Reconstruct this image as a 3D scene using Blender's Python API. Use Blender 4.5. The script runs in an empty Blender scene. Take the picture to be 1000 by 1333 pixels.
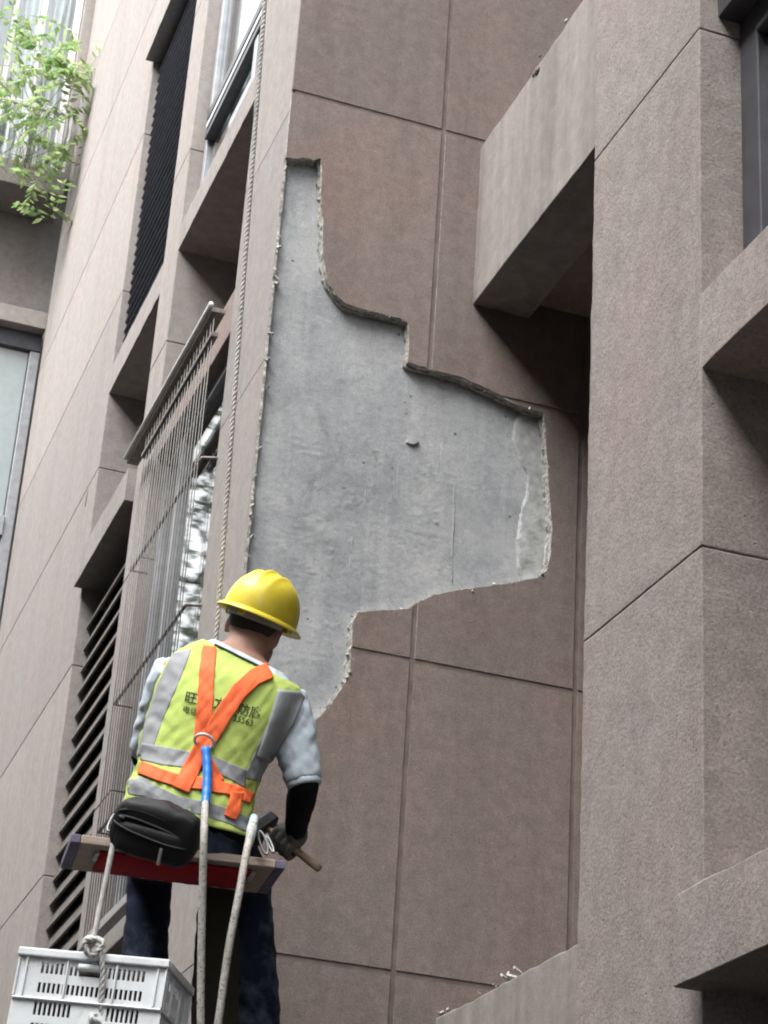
import bpy, bmesh, math, random
from mathutils import Vector, Matrix, noise
from mathutils.bvhtree import BVHTree
from mathutils.geometry import delaunay_2d_cdt

SC = bpy.context.scene
COL = SC.collection
rnd = random.Random(7)

# ------------------------------------------------------------------ camera
FPX = 2765.3204                       # focal length in photo pixels (photo 1000 x 1333)
CAMROT = Matrix(((0.93980031, -0.19988517, -0.27716655),
                 (-0.33617186, -0.3951719, -0.85488458),
                 (0.06135031, 0.89659639, -0.43857844)))
CAM = Vector((0, 0, 1.6))
cd = bpy.data.cameras.new('camera')
cd.sensor_fit = 'VERTICAL'; cd.sensor_height = 24.0; cd.lens = FPX / 1333.0 * 24.0
cd.clip_start = 0.05; cd.clip_end = 500
cam = bpy.data.objects.new('camera', cd); COL.objects.link(cam)
cam.matrix_world = Matrix.Translation(CAM) @ CAMROT.to_4x4()
SC.camera = cam

# ------------------------------------------------------------------ daylight (bright overcast)
SUN_DIR = Vector((-0.64, -0.24, 0.80)).normalized()       # towards the sun
W = bpy.data.worlds.new('World'); SC.world = W; W.use_nodes = True
nt = W.node_tree
bg = nt.nodes['Background']
sky = nt.nodes.new('ShaderNodeTexSky'); sky.sky_type = 'NISHITA'; sky.sun_disc = False
sky.sun_elevation = math.asin(SUN_DIR.z)
sky.sun_rotation = math.atan2(SUN_DIR.x, SUN_DIR.y)
sky.dust_density = 5.0; sky.air_density = 1.0; sky.ozone_density = 1.0
hs = nt.nodes.new('ShaderNodeHueSaturation'); hs.inputs['Saturation'].default_value = 0.22
nt.links.new(sky.outputs[0], hs.inputs['Color']); mo_ = nt.nodes.new('ShaderNodeMix'); mo_.data_type = 'RGBA'; mo_.inputs[0].default_value = 0.6     # cloud cover evens the sky out
mo_.inputs[7].default_value = (6.45, 6.5, 6.6, 1)
nt.links.new(hs.outputs[0], mo_.inputs[6]); nt.links.new(mo_.outputs[2], bg.inputs[0])
bg.inputs[1].default_value = 0.14
SC.cycles.diffuse_bounces = 1; SC.cycles.glossy_bounces = 3; SC.cycles.transparent_max_bounces = 12; SC.cycles.max_bounces = 6
sd = bpy.data.lights.new('sun', 'SUN'); sd.energy = 2.7; sd.angle = math.radians(48); sd.color = (1, 0.985, 0.965)
so = bpy.data.objects.new('sun', sd); COL.objects.link(so)
so.rotation_euler = (-SUN_DIR).to_track_quat('-Z', 'Y').to_euler()
SC.view_settings.view_transform = 'Standard'; SC.view_settings.look = 'None'
SC.view_settings.exposure = 1.98
SC.cycles.filter_width = 2.0; SC.view_settings.gamma = 1.0
SC.view_settings.use_curve_mapping = False

# ------------------------------------------------------------------ helpers
CX, CY, CF = CAMROT.col[0].copy(), CAMROT.col[1].copy(), -CAMROT.col[2]

def ray(u, v):
    return CX * ((u - 500) / FPX) - CY * ((v - 666.5) / FPX) + CF

def P(u, v, t):                       # photo pixel at axis depth t -> world
    return CAM + ray(u, v) * t

def on(u, v, axis, c):                # photo pixel on the plane axis = c
    d = ray(u, v)
    return CAM + d * ((c - CAM[axis]) / d[axis])

def link(o, parent=None):
    COL.objects.link(o)
    if parent is not None:
        o.parent = parent
        o.matrix_parent_inverse = parent.matrix_basis.inverted()
    return o

def thing(name, label, cat, loc=(0, 0, 0), group=None):
    o = bpy.data.objects.new(name, None); o.location = loc; o.empty_display_size = 0.1
    o['label'] = label; o['category'] = cat
    if group: o['group'] = group
    return link(o)

def tag(o, label, cat=None, group=None):
    o['label'] = label
    if cat: o['category'] = cat
    if group: o['group'] = group
    return o

class MB:
    def __init__(s): s.v = []; s.f = []; s.m = []
    def add(s, vs, fs, mi=0):
        b = len(s.v); s.v += [tuple(x) for x in vs]; s.f += [tuple(i + b for i in f) for f in fs]; s.m += [mi] * len(fs)
        return s
    def box(s, x0, x1, y0, y1, z0, z1, mi=0):
        return s.add([(x0, y0, z0), (x1, y0, z0), (x1, y1, z0), (x0, y1, z0), (x0, y0, z1), (x1, y0, z1), (x1, y1, z1), (x0, y1, z1)],
                     [(0, 3, 2, 1), (4, 5, 6, 7), (0, 1, 5, 4), (1, 2, 6, 5), (2, 3, 7, 6), (3, 0, 4, 7)], mi)
    def obox(s, c, ax, ay, az, mi=0):   # oriented box: centre and three half vectors
        vs = []
        for k in (-1, 1):
            for i, j in ((-1, -1), (1, -1), (1, 1), (-1, 1)):
                vs.append(c + ax * i + ay * j + az * k)
        return s.add(vs, [(0, 3, 2, 1), (4, 5, 6, 7), (0, 1, 5, 4), (1, 2, 6, 5), (2, 3, 7, 6), (3, 0, 4, 7)], mi)
    def tube(s, pts, rad, seg=8, mi=0, flat=None, caps=True):
        # flat: (direction, factor) squashes the section along a direction
        pts = [Vector(p) for p in pts]; n = len(pts)
        if not hasattr(rad, '__len__'): rad = [rad] * n
        t0 = (pts[1] - pts[0]).normalized()
        a = t0.orthogonal().normalized()
        vs = []; fs = []
        for i, p in enumerate(pts):
            t = (pts[min(i + 1, n - 1)] - pts[max(i - 1, 0)])
            if t.length < 1e-9: t = t0.copy()
            t.normalize()
            a = (a - t * a.dot(t)).normalized(); b = t.cross(a)
            for k in range(seg):
                w = 2 * math.pi * k / seg
                d = (a * math.cos(w) + b * math.sin(w)) * rad[i]
                if flat: d -= flat[0] * d.dot(flat[0]) * (1 - flat[1])
                vs.append(p + d)
        for i in range(n - 1):
            for k in range(seg):
                k2 = (k + 1) % seg
                fs.append((i * seg + k, i * seg + k2, (i + 1) * seg + k2, (i + 1) * seg + k))
        if caps:
            fs.append(tuple(range(seg - 1, -1, -1))); fs.append(tuple((n - 1) * seg + k for k in range(seg)))
        return s.add(vs, fs, mi)
    def ell(s, c, ax, ay, az, nu=20, nv=12, mi=0, p=1.0):
        vs = [c - az]; fs = []
        sg = lambda x: math.copysign(abs(x) ** p, x)
        for i in range(1, nv):
            ph = -math.pi / 2 + math.pi * i / nv
            for k in range(nu):
                w = 2 * math.pi * k / nu
                vs.append(c + ax * sg(math.cos(w)) * sg(math.cos(ph)) + ay * sg(math.sin(w)) * sg(math.cos(ph)) + az * sg(math.sin(ph)))
        vs.append(c + az)
        for k in range(nu):
            fs.append((0, 1 + (k + 1) % nu, 1 + k))
            fs.append((len(vs) - 1, 1 + (nv - 2) * nu + k, 1 + (nv - 2) * nu + (k + 1) % nu))
        for i in range(nv - 2):
            for k in range(nu):
                k2 = (k + 1) % nu
                fs.append((1 + i * nu + k, 1 + i * nu + k2, 1 + (i + 1) * nu + k2, 1 + (i + 1) * nu + k))
        return s.add(vs, fs, mi)
    def mesh(s, name, mats, smooth=False):
        me = bpy.data.meshes.new(name); me.from_pydata(s.v, [], s.f)
        for m in (mats if isinstance(mats, (list, tuple)) else [mats]): me.materials.append(m)
        if any(s.m): me.polygons.foreach_set('material_index', s.m)
        if smooth: me.polygons.foreach_set('use_smooth', [True] * len(me.polygons))
        me.update(); return me
    def build(s, name, mats, parent=None, smooth=False, bevel=0, seg=2):
        o = bpy.data.objects.new(name, s.mesh(name, mats, smooth)); link(o, parent)
        if bevel:
            m = o.modifiers.new('bevel', 'BEVEL'); m.width = bevel; m.segments = seg; m.limit_method = 'ANGLE'
        return o

def box(name, mat, parent, x0, x1, y0, y1, z0, z1, bevel=0.004):
    return MB().box(x0, x1, y0, y1, z0, z1).build(name, mat, parent, bevel=bevel)

def remeshed(mb, name, mats, parent, voxel, smooth=6, disp=None):
    """fuse overlapping pieces into one continuous skin"""
    me = mb.mesh(name, mats, True)
    o = bpy.data.objects.new(name, me); COL.objects.link(o)
    r = o.modifiers.new('r', 'REMESH'); r.mode = 'VOXEL'; r.voxel_size = voxel; r.use_smooth_shade = True
    if smooth:
        sm = o.modifiers.new('s', 'SMOOTH'); sm.factor = 0.5; sm.iterations = smooth
    dg = bpy.context.evaluated_depsgraph_get(); dg.update()
    m2 = bpy.data.meshes.new_from_object(o.evaluated_get(dg))
    bpy.data.objects.remove(o); bpy.data.meshes.remove(me)
    m2.name = name
    m2.materials.clear()
    for m in (mats if isinstance(mats, (list, tuple)) else [mats]): m2.materials.append(m)
    if disp:
        ns = [v.normal.copy() for v in m2.vertices]
        for v, n in zip(m2.vertices, ns): v.co += n * disp(v.co, n)
    m2.polygons.foreach_set('use_smooth', [True] * len(m2.polygons))
    o = bpy.data.objects.new(name, m2)
    return link(o, parent)

def rough_box(name, mat, parent, x0, x1, y0, y1, z0, z1, step=0.03, amp=0.0018, rr=0.0035):
    """block with softened, slightly wavering arrises, as trowelled render has"""
    bm = bmesh.new(); bmesh.ops.create_cube(bm, size=1)
    c = Vector(((x0 + x1) / 2, (y0 + y1) / 2, (z0 + z1) / 2)); d = Vector((x1 - x0, y1 - y0, z1 - z0))
    for v in bm.verts: v.co = Vector((v.co.x * d.x, v.co.y * d.y, v.co.z * d.z)) + c
    bmesh.ops.bevel(bm, geom=list(bm.edges), offset=rr, segments=2, profile=0.6, affect='EDGES')
    for ax in range(3):
        n = int(d[ax] / step)
        for k in range(1, n):
            co = c.copy(); co[ax] = (c[ax] - d[ax] / 2) + d[ax] * k / n
            no = Vector((0, 0, 0)); no[ax] = 1
            bmesh.ops.bisect_plane(bm, geom=list(bm.verts) + list(bm.edges) + list(bm.faces), plane_co=co, plane_no=no)
    bm.normal_update()
    for v in bm.verts:
        q = v.co
        edge = max(0, 1 - min(abs(q.y - y0), abs(q.y - y1), 9 if d.z > 0.9 else min(abs(q.z - z0), abs(q.z - z1))) / 0.03)
        k = noise.noise(q * 7) * 0.5 + noise.noise(q * 24) * 0.5 + noise.noise(q * 60) * 0.35 * edge
        v.co += v.normal * k * amp * (1 + 1.2 * edge)
    me = bpy.data.meshes.new(name); bm.to_mesh(me); bm.free(); me.materials.append(mat)
    me.polygons.foreach_set('use_smooth', [True] * len(me.polygons))
    o = link(bpy.data.objects.new(name, me), parent); o.modifiers.new('wn', 'WEIGHTED_NORMAL').weight = 80
    return o

# ------------------------------------------------------------------ materials
class NT:
    def __init__(s, name):
        s.m = bpy.data.materials.new(name); s.m.use_nodes = True; s.t = s.m.node_tree
        s.b = s.t.nodes['Principled BSDF']
        g = s.t.nodes.new('ShaderNodeNewGeometry'); s.pos = g.outputs['Position']; s.nrm = g.outputs['Normal']
    def n(s, typ, **kw):
        x = s.t.nodes.new(typ)
        for k, v in kw.items(): setattr(x, k, v)
        return x
    def l(s, a, b): s.t.links.new(a, b)
    def scaled(s, v):
        x = s.n('ShaderNodeMapping'); x.inputs['Scale'].default_value = v; s.l(s.pos, x.inputs[0]); return x.outputs[0]
    def noise(s, scale, detail=3, rough=0.55, vec=None, dist=0):
        x = s.n('ShaderNodeTexNoise'); x.inputs['Scale'].default_value = scale; x.inputs['Detail'].default_value = detail
        x.inputs['Roughness'].default_value = rough; x.inputs['Distortion'].default_value = dist
        s.l(vec or s.pos, x.inputs['Vector']); return x.outputs['Fac']
    def ramp(s, f, stops):
        x = s.n('ShaderNodeValToRGB'); r = x.color_ramp
        while len(r.elements) > 1: r.elements.remove(r.elements[-1])
        for i, (p, c) in enumerate(stops):
            e = r.elements[0] if i == 0 else r.elements.new(p)
            e.position = p; c = (c, c, c) if not hasattr(c, '__len__') else c; e.color = (*c, 1)
        s.l(f, x.inputs[0]); return x.outputs[0]
    def mix(s, a, b, f, mode='MIX'):
        x = s.n('ShaderNodeMix', data_type='RGBA', blend_type=mode)
        for sock, val in ((x.inputs[0], f), (x.inputs[6], a), (x.inputs[7], b)):
            if hasattr(val, 'is_linked') or hasattr(val, 'links'): s.l(val, sock)
            elif hasattr(val, '__len__'): sock.default_value = (*val, 1) if len(val) == 3 else val
            else: sock.default_value = val
        return x.outputs[2]
    def math(s, op, a, b=0.0):
        x = s.n('ShaderNodeMath', operation=op)
        for i, val in ((0, a), (1, b)):
            if hasattr(val, 'links'): s.l(val, x.inputs[i])
            else: x.inputs[i].default_value = val
        return x.outputs[0]
    def bump(s, h, strength=0.5, dist=0.002):
        x = s.n('ShaderNodeBump'); x.inputs['Strength'].default_value = strength; x.inputs['Distance'].default_value = dist
        s.l(h, x.inputs['Height']); s.l(x.outputs[0], s.b.inputs['Normal'])
    def out(s, color=None, rough=0.8, metal=0.0, spec=0.3):
        if color is not None:
            if hasattr(color, 'links'): s.l(color, s.b.inputs['Base Color'])
            else: s.b.inputs['Base Color'].default_value = (*color, 1)
        s.b.inputs['Roughness'].default_value = rough; s.b.inputs['Metallic'].default_value = metal
        s.b.inputs['Specular IOR Level'].default_value = spec
        return s.m

def plain(name, c, rough=0.6, metal=0.0, spec=0.4, var=0.12, scale=20, bump=0.0, bscale=120, dirt=None):
    a = NT(name); f = a.noise(scale, 4)
    col = a.mix(tuple(x * (1 - var) for x in c), tuple(min(1, x * (1 + var)) for x in c), a.ramp(f, [(0.3, 0.0), (0.7, 1.0)]))
    if dirt: col = a.mix(col, dirt[0], a.math('MULTIPLY', a.ramp(a.noise(dirt[1], 6, 0.7), [(dirt[2], 0.0), (dirt[2] + 0.14, 1.0)]), dirt[3]))
    if bump: a.bump(a.noise(bscale, 3), bump, 0.002)
    return a.out(col, rough, metal, spec)

def stone_paint(name, c, pink=(1.10, 0.97, 0.94), grain=190, gstr=0.11, streak=0.14, bump=0.4):
    """granular stone-effect render: fine grains, faint pink clouds, rain streaks"""
    a = NT(name)
    g1 = a.noise(grain, 3, 0.7); g2 = a.noise(grain * 2.6, 2, 0.6)
    gr = a.math('ADD', a.math('MULTIPLY', g1, 0.65), a.math('MULTIPLY', g2, 0.35))
    dark = tuple(x * (1 - gstr * 2.4) for x in c); light = tuple(x * (1 + gstr * 1.5) for x in c)
    col = a.mix(dark, light, a.ramp(gr, [(0.33, 0.0), (0.66, 1.0)]))
    cloud = a.ramp(a.noise(2.6, 4, 0.55), [(0.36, 0.0), (0.68, 1.0)])
    col = a.mix(col, a.mix(col, (*pink,), 1.0, 'MULTIPLY'), cloud)
    st = a.ramp(a.noise(1.0, 5, 0.6, a.scaled((11, 11, 0.7))), [(0.42, 0.0), (0.72, 1.0)])
    col = a.mix(col, a.mix(col, (0.80, 0.80, 0.80), 1.0, 'MULTIPLY'), a.math('MULTIPLY', st, streak * 5))
    mot = a.ramp(a.noise(19, 4, 0.7), [(0.38, 0.88), (0.66, 1.07)])
    col = a.mix(col, mot, 1.0, 'MULTIPLY')
    vo = a.n('ShaderNodeTexVoronoi'); vo.inputs['Scale'].default_value = 42; a.l(a.pos, vo.inputs['Vector'])
    pit = a.math('MULTIPLY', a.ramp(vo.outputs['Distance'], [(0.06, 1.0), (0.13, 0.0)]), a.ramp(a.noise(11, 2), [(0.5, 0.0), (0.62, 1.0)]))
    col = a.mix(col, (0.07, 0.055, 0.05), a.math('MULTIPLY', pit, 0.55))
    oi = a.n('ShaderNodeObjectInfo')           # every panel was sprayed a little differently
    col = a.mix(col, a.ramp(oi.outputs['Random'], [(0.0, (0.93, 0.93, 0.94)), (0.5, (1.0, 0.995, 0.985)), (1.0, (1.06, 1.05, 1.04))]), 1.0, 'MULTIPLY')
    dr = a.ramp(a.noise(1.0, 6, 0.65, a.scaled((5, 5, 0.35)), 0.6), [(0.50, 0.0), (0.68, 1.0)])
    col = a.mix(col, a.mix(col, (0.70, 0.68, 0.66), 1.0, 'MULTIPLY'), a.math('MULTIPLY', dr, 0.35))
    h = a.math('SUBTRACT', a.math('ADD', gr, a.math('MULTIPLY', a.noise(45, 3), 0.6)), a.math('MULTIPLY', pit, 0.7))
    a.bump(h, bump, 0.004)
    return a.out(col, 0.92, 0, 0.2)

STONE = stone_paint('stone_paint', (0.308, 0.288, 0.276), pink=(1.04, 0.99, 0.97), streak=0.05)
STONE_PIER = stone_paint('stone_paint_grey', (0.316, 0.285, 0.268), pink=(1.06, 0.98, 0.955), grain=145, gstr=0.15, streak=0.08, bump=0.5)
STONE_SHADE = stone_paint('stone_paint_shaded', (0.252, 0.212, 0.195), pink=(1.06, 0.98, 0.95), grain=210, gstr=0.17, streak=0.10)  # same paint as STONE, darkened for the shadier side wall and recesses
STONE_BEAM = stone_paint('stone_paint_weathered', (0.262, 0.236, 0.222), pink=(0.97, 1.0, 0.98), gstr=0.09, streak=0.26, bump=0.3)
JOINT = plain('joint_paint', (0.185, 0.15, 0.138), 0.9, spec=0.2, scale=12, var=0.25)
MORTAR = plain('broken_mortar', (0.40, 0.39, 0.36), 0.95, spec=0.1, scale=70, var=0.5, bump=1.0, bscale=160)

def concrete():
    a = NT('bare_concrete')
    n1 = a.noise(2.1, 6, 0.62, dist=0.6); n2 = a.noise(46, 5, 0.7)
    col = a.ramp(n1, [(0.30, (0.265, 0.28, 0.292)), (0.48, (0.355, 0.367, 0.380)), (0.68, (0.435, 0.442, 0.450))])
    col = a.mix(col, a.ramp(n2, [(0.3, 0.82), (0.7, 1.13)]), 1.0, 'MULTIPLY')
    cl = a.ramp(a.noise(1.0, 5, 0.6, a.scaled((2.2, 2.2, 1.1)), 0.8), [(0.46, 0.0), (0.66, 1.0)])
    col = a.mix(col, (0.46, 0.465, 0.47), a.math('MULTIPLY', cl, 0.55))
    # light laitance streaks, vertical and broken
    s = a.ramp(a.noise(1.0, 4, 0.6, a.scaled((16, 16, 0.9))), [(0.50, 0.0), (0.70, 1.0)])
    col = a.mix(col, (0.47, 0.47, 0.47), a.math('MULTIPLY', s, 0.55))
    sp = a.noise(210, 3, 0.7); col = a.mix(col, a.ramp(sp, [(0.30, 0.80), (0.5, 1.0), (0.72, 1.16)]), 1.0, 'MULTIPLY')
    bl = a.ramp(a.noise(3.4, 7, 0.72, dist=1.4), [(0.60, 0.0), (0.64, 1.0)])
    col = a.mix(col, a.mix(col, (0.84, 0.85, 0.85), 1.0, 'MULTIPLY'), bl)
    s2 = a.ramp(a.noise(1.0, 3, 0.5, a.scaled((85, 85, 3.0))), [(0.69, 0.0), (0.74, 1.0)])
    col = a.mix(col, (0.62, 0.61, 0.58), a.math('MULTIPLY', s2, 0.5))
    s3 = a.ramp(a.noise(5.0, 5, 0.7, dist=1.0), [(0.56, 0.0), (0.75, 1.0)])
    col = a.mix(col, (0.19, 0.205, 0.215), a.math('MULTIPLY', s3, 0.55))
    s4 = a.ramp(a.noise(8.0, 6, 0.75, dist=0.5), [(0.55, 0.0), (0.60, 1.0)])
    col = a.mix(col, a.mix(col, (1.16, 1.15, 1.12), 1.0, 'MULTIPLY'), a.math('MULTIPLY', s4, 0.8))
    s5 = a.ramp(a.noise(1.0, 2, 0.5, a.scaled((60, 60, 190))), [(0.67, 0.0), (0.71, 1.0)])
    col = a.mix(col, (0.20, 0.205, 0.21), a.math('MULTIPLY', s5, 0.5))
    vo = a.n('ShaderNodeTexVoronoi'); vo.inputs['Scale'].default_value = 17; a.l(a.pos, vo.inputs['Vector'])
    pit = a.math('MULTIPLY', a.ramp(vo.outputs['Distance'], [(0.07, 1.0), (0.12, 0.0)]), a.ramp(a.noise(4.4, 2), [(0.50, 0.0), (0.58, 1.0)]))
    col = a.mix(col, (0.05, 0.05, 0.055), a.math('MULTIPLY', pit, 0.75))
    h = a.math('SUBTRACT', a.math('ADD', a.noise(30, 5, 0.6), a.math('MULTIPLY', a.noise(110, 3), 0.5)), a.math('MULTIPLY', pit, 1.2))
    a.bump(h, 0.28, 0.004)
    return a.out(col, 0.86, 0, 0.25)
CONC = concrete()
CONC_LT = plain('pale_mortar_skim', (0.40, 0.41, 0.405), 0.97, spec=0.08, scale=26, var=0.26, bump=0.9, bscale=75)

ALU = plain('grey_aluminium', (0.32, 0.33, 0.35), 0.45, 0.3, var=0.15)
ALU_DK = plain('dark_frame', (0.06, 0.06, 0.07), 0.4, 0.1, var=0.2)
ALU_WH = plain('white_frame', (0.62, 0.62, 0.63), 0.5, 0, var=0.1)
STEEL = plain('galvanised_steel', (0.42, 0.41, 0.40), 0.45, 0.5, var=0.25, scale=60)
STEEL_BAR = plain('painted_bar', (0.15, 0.14, 0.13), 0.65, 0.0, var=0.25, scale=60)
STEEL_DK = plain('weathered_steel', (0.20, 0.17, 0.155), 0.6, 0.3, var=0.35, scale=60)
LOUV_UP = plain('slate_louvre', (0.085, 0.09, 0.11), 0.55, 0.0, var=0.25)
LOUV_LO = plain('brown_louvre', (0.115, 0.102, 0.093), 0.6, 0.0, var=0.3)
DARK = plain('dark_interior', (0.02, 0.02, 0.022), 0.9, 0, 0.1)  # near-black stands for unlit depth behind glass and slats
CURTAIN = plain('pale_curtain', (0.72, 0.74, 0.76), 0.9, 0, 0.1, var=0.06)

def glass(name, tint, ior=1.75, clear=0.0):
    a = NT(name)
    a.out(tint, 0.025, 0, 0.5); a.b.inputs['IOR'].default_value = ior
    a.bump(a.noise(1.6, 2), 0.04, 0.02)
    if clear:
        tr = a.n('ShaderNodeBsdfTransparent'); mx = a.n('ShaderNodeMixShader'); mx.inputs[0].default_value = clear
        # thin pane: mostly see-through, Fresnel reflection on top
        gl = a.n('ShaderNodeBsdfGlossy'); gl.inputs['Roughness'].default_value = 0.03
        fr = a.n('ShaderNodeFresnel')
        gb = a.n('ShaderNodeNewGeometry'); io = a.n('ShaderNodeMix'); io.inputs[2].default_value = ior; io.inputs[3].default_value = 1 / ior
        a.l(gb.outputs['Backfacing'], io.inputs[0]); a.l(io.outputs[0], fr.inputs['IOR'])
        tr.inputs[0].default_value = (*tint, 1)
        a.l(fr.outputs[0], mx.inputs[0]); a.l(tr.outputs[0], mx.inputs[1]); a.l(gl.outputs[0], mx.inputs[2])
        a.l(mx.outputs[0], a.t.nodes['Material Output'].inputs['Surface'])
    return a.m
GLASS = glass('window_glass', (0.90, 0.93, 0.93), 1.95, clear=1)

# ------------------------------------------------------------------ the setting
XA = 1.574          # street facade plane (faces -x)
YB = 6.32           # side wall of the recessed bay (faces -y)
ZT = 13.0
GROUND = NT('asphalt')
GROUND.bump(GROUND.noise(90, 3), 0.6, 0.004)
gm = GROUND.out(GROUND.ramp(GROUND.noise(1.5, 6), [(0.3, (0.028, 0.028, 0.027)), (0.7, (0.044, 0.043, 0.042))]), 0.9, 0, 0.3)
g = MB().add([(-150, -150, 0), (150, -150, 0), (150, 150, 0), (-150, 150, 0)], [(0, 1, 2, 3)]).build('ground', gm)
g['kind'] = 'structure'

bld = thing('apartment_building', 'brown stone-rendered apartment building with chipped side wall, piers, ledges and louvres', 'building', (XA, YB, 0))

# ---- side wall with the chipped patch
def cdt_keep(pts_loops, keep):
    vs = []; es = []
    for loop, closed in pts_loops:
        b = len(vs); vs += [Vector(p) for p in loop]
        n = len(loop)
        es += [(b + i, b + (i + 1) % n) for i in range(n if closed else n - 1)]
    v2, e2, f2, *_ = delaunay_2d_cdt(vs, es, [], 0, 1e-6)
    tri = []
    for f in f2:
        c = sum((v2[i] for i in f), Vector((0, 0))) / len(f)
        if keep(c): tri.append(tuple(f))
    return v2, tri

def inside(p, poly):
    x, y = p; r = False; j = len(poly) - 1
    for i in range(len(poly)):
        xi, yi = poly[i]; xj, yj = poly[j]
        if (yi > y) != (yj > y) and x < (xj - xi) * (y - yi) / (yj - yi) + xi: r = not r
        j = i
    return r

def slab_from(v2, tri, front, back, mb, mat_of=None, side_mat=0):
    """extrude triangles between two mapping functions"""
    used = sorted({i for t in tri for i in t}); ix = {k: i for i, k in enumerate(used)}
    n = len(used)
    vs = [front(v2[k]) for k in used] + [back(v2[k]) for k in used]
    cnt = {}
    for t in tri:
        for a, b in ((t[0], t[1]), (t[1], t[2]), (t[2], t[0])): cnt[(a, b)] = 1
    base = len(mb.v); mb.v += [tuple(x) for x in vs]
    for t in tri:
        mi = mat_of(sum((v2[i] for i in t), Vector((0, 0))) / 3) if mat_of else 0
        mb.f.append(tuple(base + ix[i] for i in t)); mb.m.append(mi)
        mb.f.append(tuple(base + n + ix[i] for i in reversed(t))); mb.m.append(mi)
    for (a, b) in cnt:
        if (b, a) not in cnt:
            mb.f.append((base + ix[b], base + ix[a], base + n + ix[a], base + n + ix[b])); mb.m.append(side_mat)

PATCH_PX = [(346, 198), (366, 200), (372, 204), (385, 206), (396, 205), (408, 208), (418, 206), (419, 228), (418, 250), (421, 290), (421, 330), (424, 352),
            (428, 368), (437, 383), (450, 395), (470, 402), (500, 409), (522, 414), (532, 421), (533, 445), (531, 471), (545, 476), (560, 480), (600, 491),
            (640, 508), (665, 521), (690, 532), (708, 537), (710, 560), (713, 600), (715, 640), (719, 690), (717, 720), (712, 744), (700, 752),
            (660, 760), (600, 768), (566, 774), (548, 782), (532, 793), (500, 794), (466, 797), (460, 810), (457, 850), (455, 880), (440, 905),
            (420, 930), (402, 945), (385, 957), (360, 975), (330, 985), (300, 972)]
def dense(poly, step, closed=True):
    out = []
    n = len(poly)
    for i in range(n if closed else n - 1):
        a = Vector(poly[i]); b = Vector(poly[(i + 1) % n]); k = max(1, int((b - a).length / step))
        out += [a.lerp(b, j / k) for j in range(k)]
    return out
def jag(poly, inset, amp, seed, fine=1.0):
    n = len(poly); out = []
    area = sum(poly[i].x * poly[(i + 1) % n].y - poly[(i + 1) % n].x * poly[i].y for i in range(n))
    s = 1 if area > 0 else -1
    for i in range(n):
        t = (poly[(i + 1) % n] - poly[i - 1]).normalized(); inn = Vector((-t.y, t.x)) * s
        q = Vector((poly[i].x, poly[i].y, seed))
        k = noise.noise(q * 22) * 0.6 + noise.noise(q * 75) * 0.55 * fine + noise.noise(q * 190) * 0.35 * fine
        out.append(poly[i] + inn * (inset + amp * k))
    return out
base = [Vector((p.x, p.z)) for p in (on(u, v, 1, YB) for u, v in PATCH_PX)]
base[0].x = XA - 0.03; base[-1].x = XA - 0.03
base = dense([tuple(p) for p in base], 0.011)
fin_poly = jag(base, 0.0, 0.005, 3.1)
mor_poly = jag(base, 0.006, 0.010, 9.7)
mid_poly = jag(base, 0.002, 0.006, 5.7)

wall = MB()
# core of the side wall behind every layer
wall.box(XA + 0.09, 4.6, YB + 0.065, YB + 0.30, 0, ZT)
side = wall.build('side_wall', STONE_SHADE, bld)
ZB = [0.0, 1.06, 2.14, 3.245, 4.312, 5.402, 6.505, 7.60, 8.69, 9.78, 10.87, 11.96, ZT]
XBJ = [XA, 2.185, 2.789, 3.40, 4.0, 4.6]
GAPB = 0.019
fx = lambda y: (lambda q: Vector((q.x, y, q.y)))
for zi in range(len(ZB) - 1):
    for xi in range(len(XBJ) - 1):
        x0 = XBJ[xi] + (0 if xi == 0 else GAPB / 2); x1 = XBJ[xi + 1] - GAPB / 2
        z0 = ZB[zi] + GAPB / 2; z1 = ZB[zi + 1] - GAPB / 2
        rect = [(x0, z0), (x1, z0), (x1, z1), (x0, z1)]
        loops = [(rect, True)]
        touched = any(x0 - .05 < p.x < x1 + .05 and z0 - .05 < p.y < z1 + .05 for p in fin_poly) or inside(((x0 + x1) / 2, (z0 + z1) / 2), fin_poly)
        if touched: loops.append((fin_poly, True))
        v2, tri = cdt_keep(loops, lambda c: x0 < c.x < x1 and z0 < c.y < z1 and not (touched and inside(c, fin_poly)))
        if not tri: continue
        mb = MB(); slab_from(v2, tri, fx(YB), fx(YB + 0.0105), mb, side_mat=1 if touched else 0)
        o = mb.build('panel', [STONE_SHADE, MORTAR], side)
# bedding layers behind the finish: show as joint floor, and as broken mortar in the patch
rect = [(XA + 0.012, 0.0), (4.6, 0.0), (4.6, ZT), (XA + 0.012, ZT)]
v2, tri = cdt_keep([(rect, True), (mid_poly, True), (fin_poly, True)], lambda c: c.x > XA + 0.012 and c.x < 4.6 and 0 < c.y < ZT and not inside(c, mid_poly))
mb = MB(); slab_from(v2, tri, fx(YB + 0.0035), fx(YB + 0.024), mb, mat_of=lambda c: 1 if inside(c, fin_poly) else 0, side_mat=1)
jb = mb.build('joint_bed', [JOINT, MORTAR], side)
v2, tri = cdt_keep([(rect, True), (mor_poly, True)], lambda c: c.x > XA + 0.012 and c.x < 4.6 and 0 < c.y < ZT and not inside(c, mor_poly))
mb = MB(); slab_from(v2, tri, fx(YB + 0.023), fx(YB + 0.046), mb, mat_of=lambda c: 0, side_mat=0)
mo = mb.build('mortar_bed', [MORTAR], side); tag(mo, 'broken grey mortar edge round the bare patch')
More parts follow.
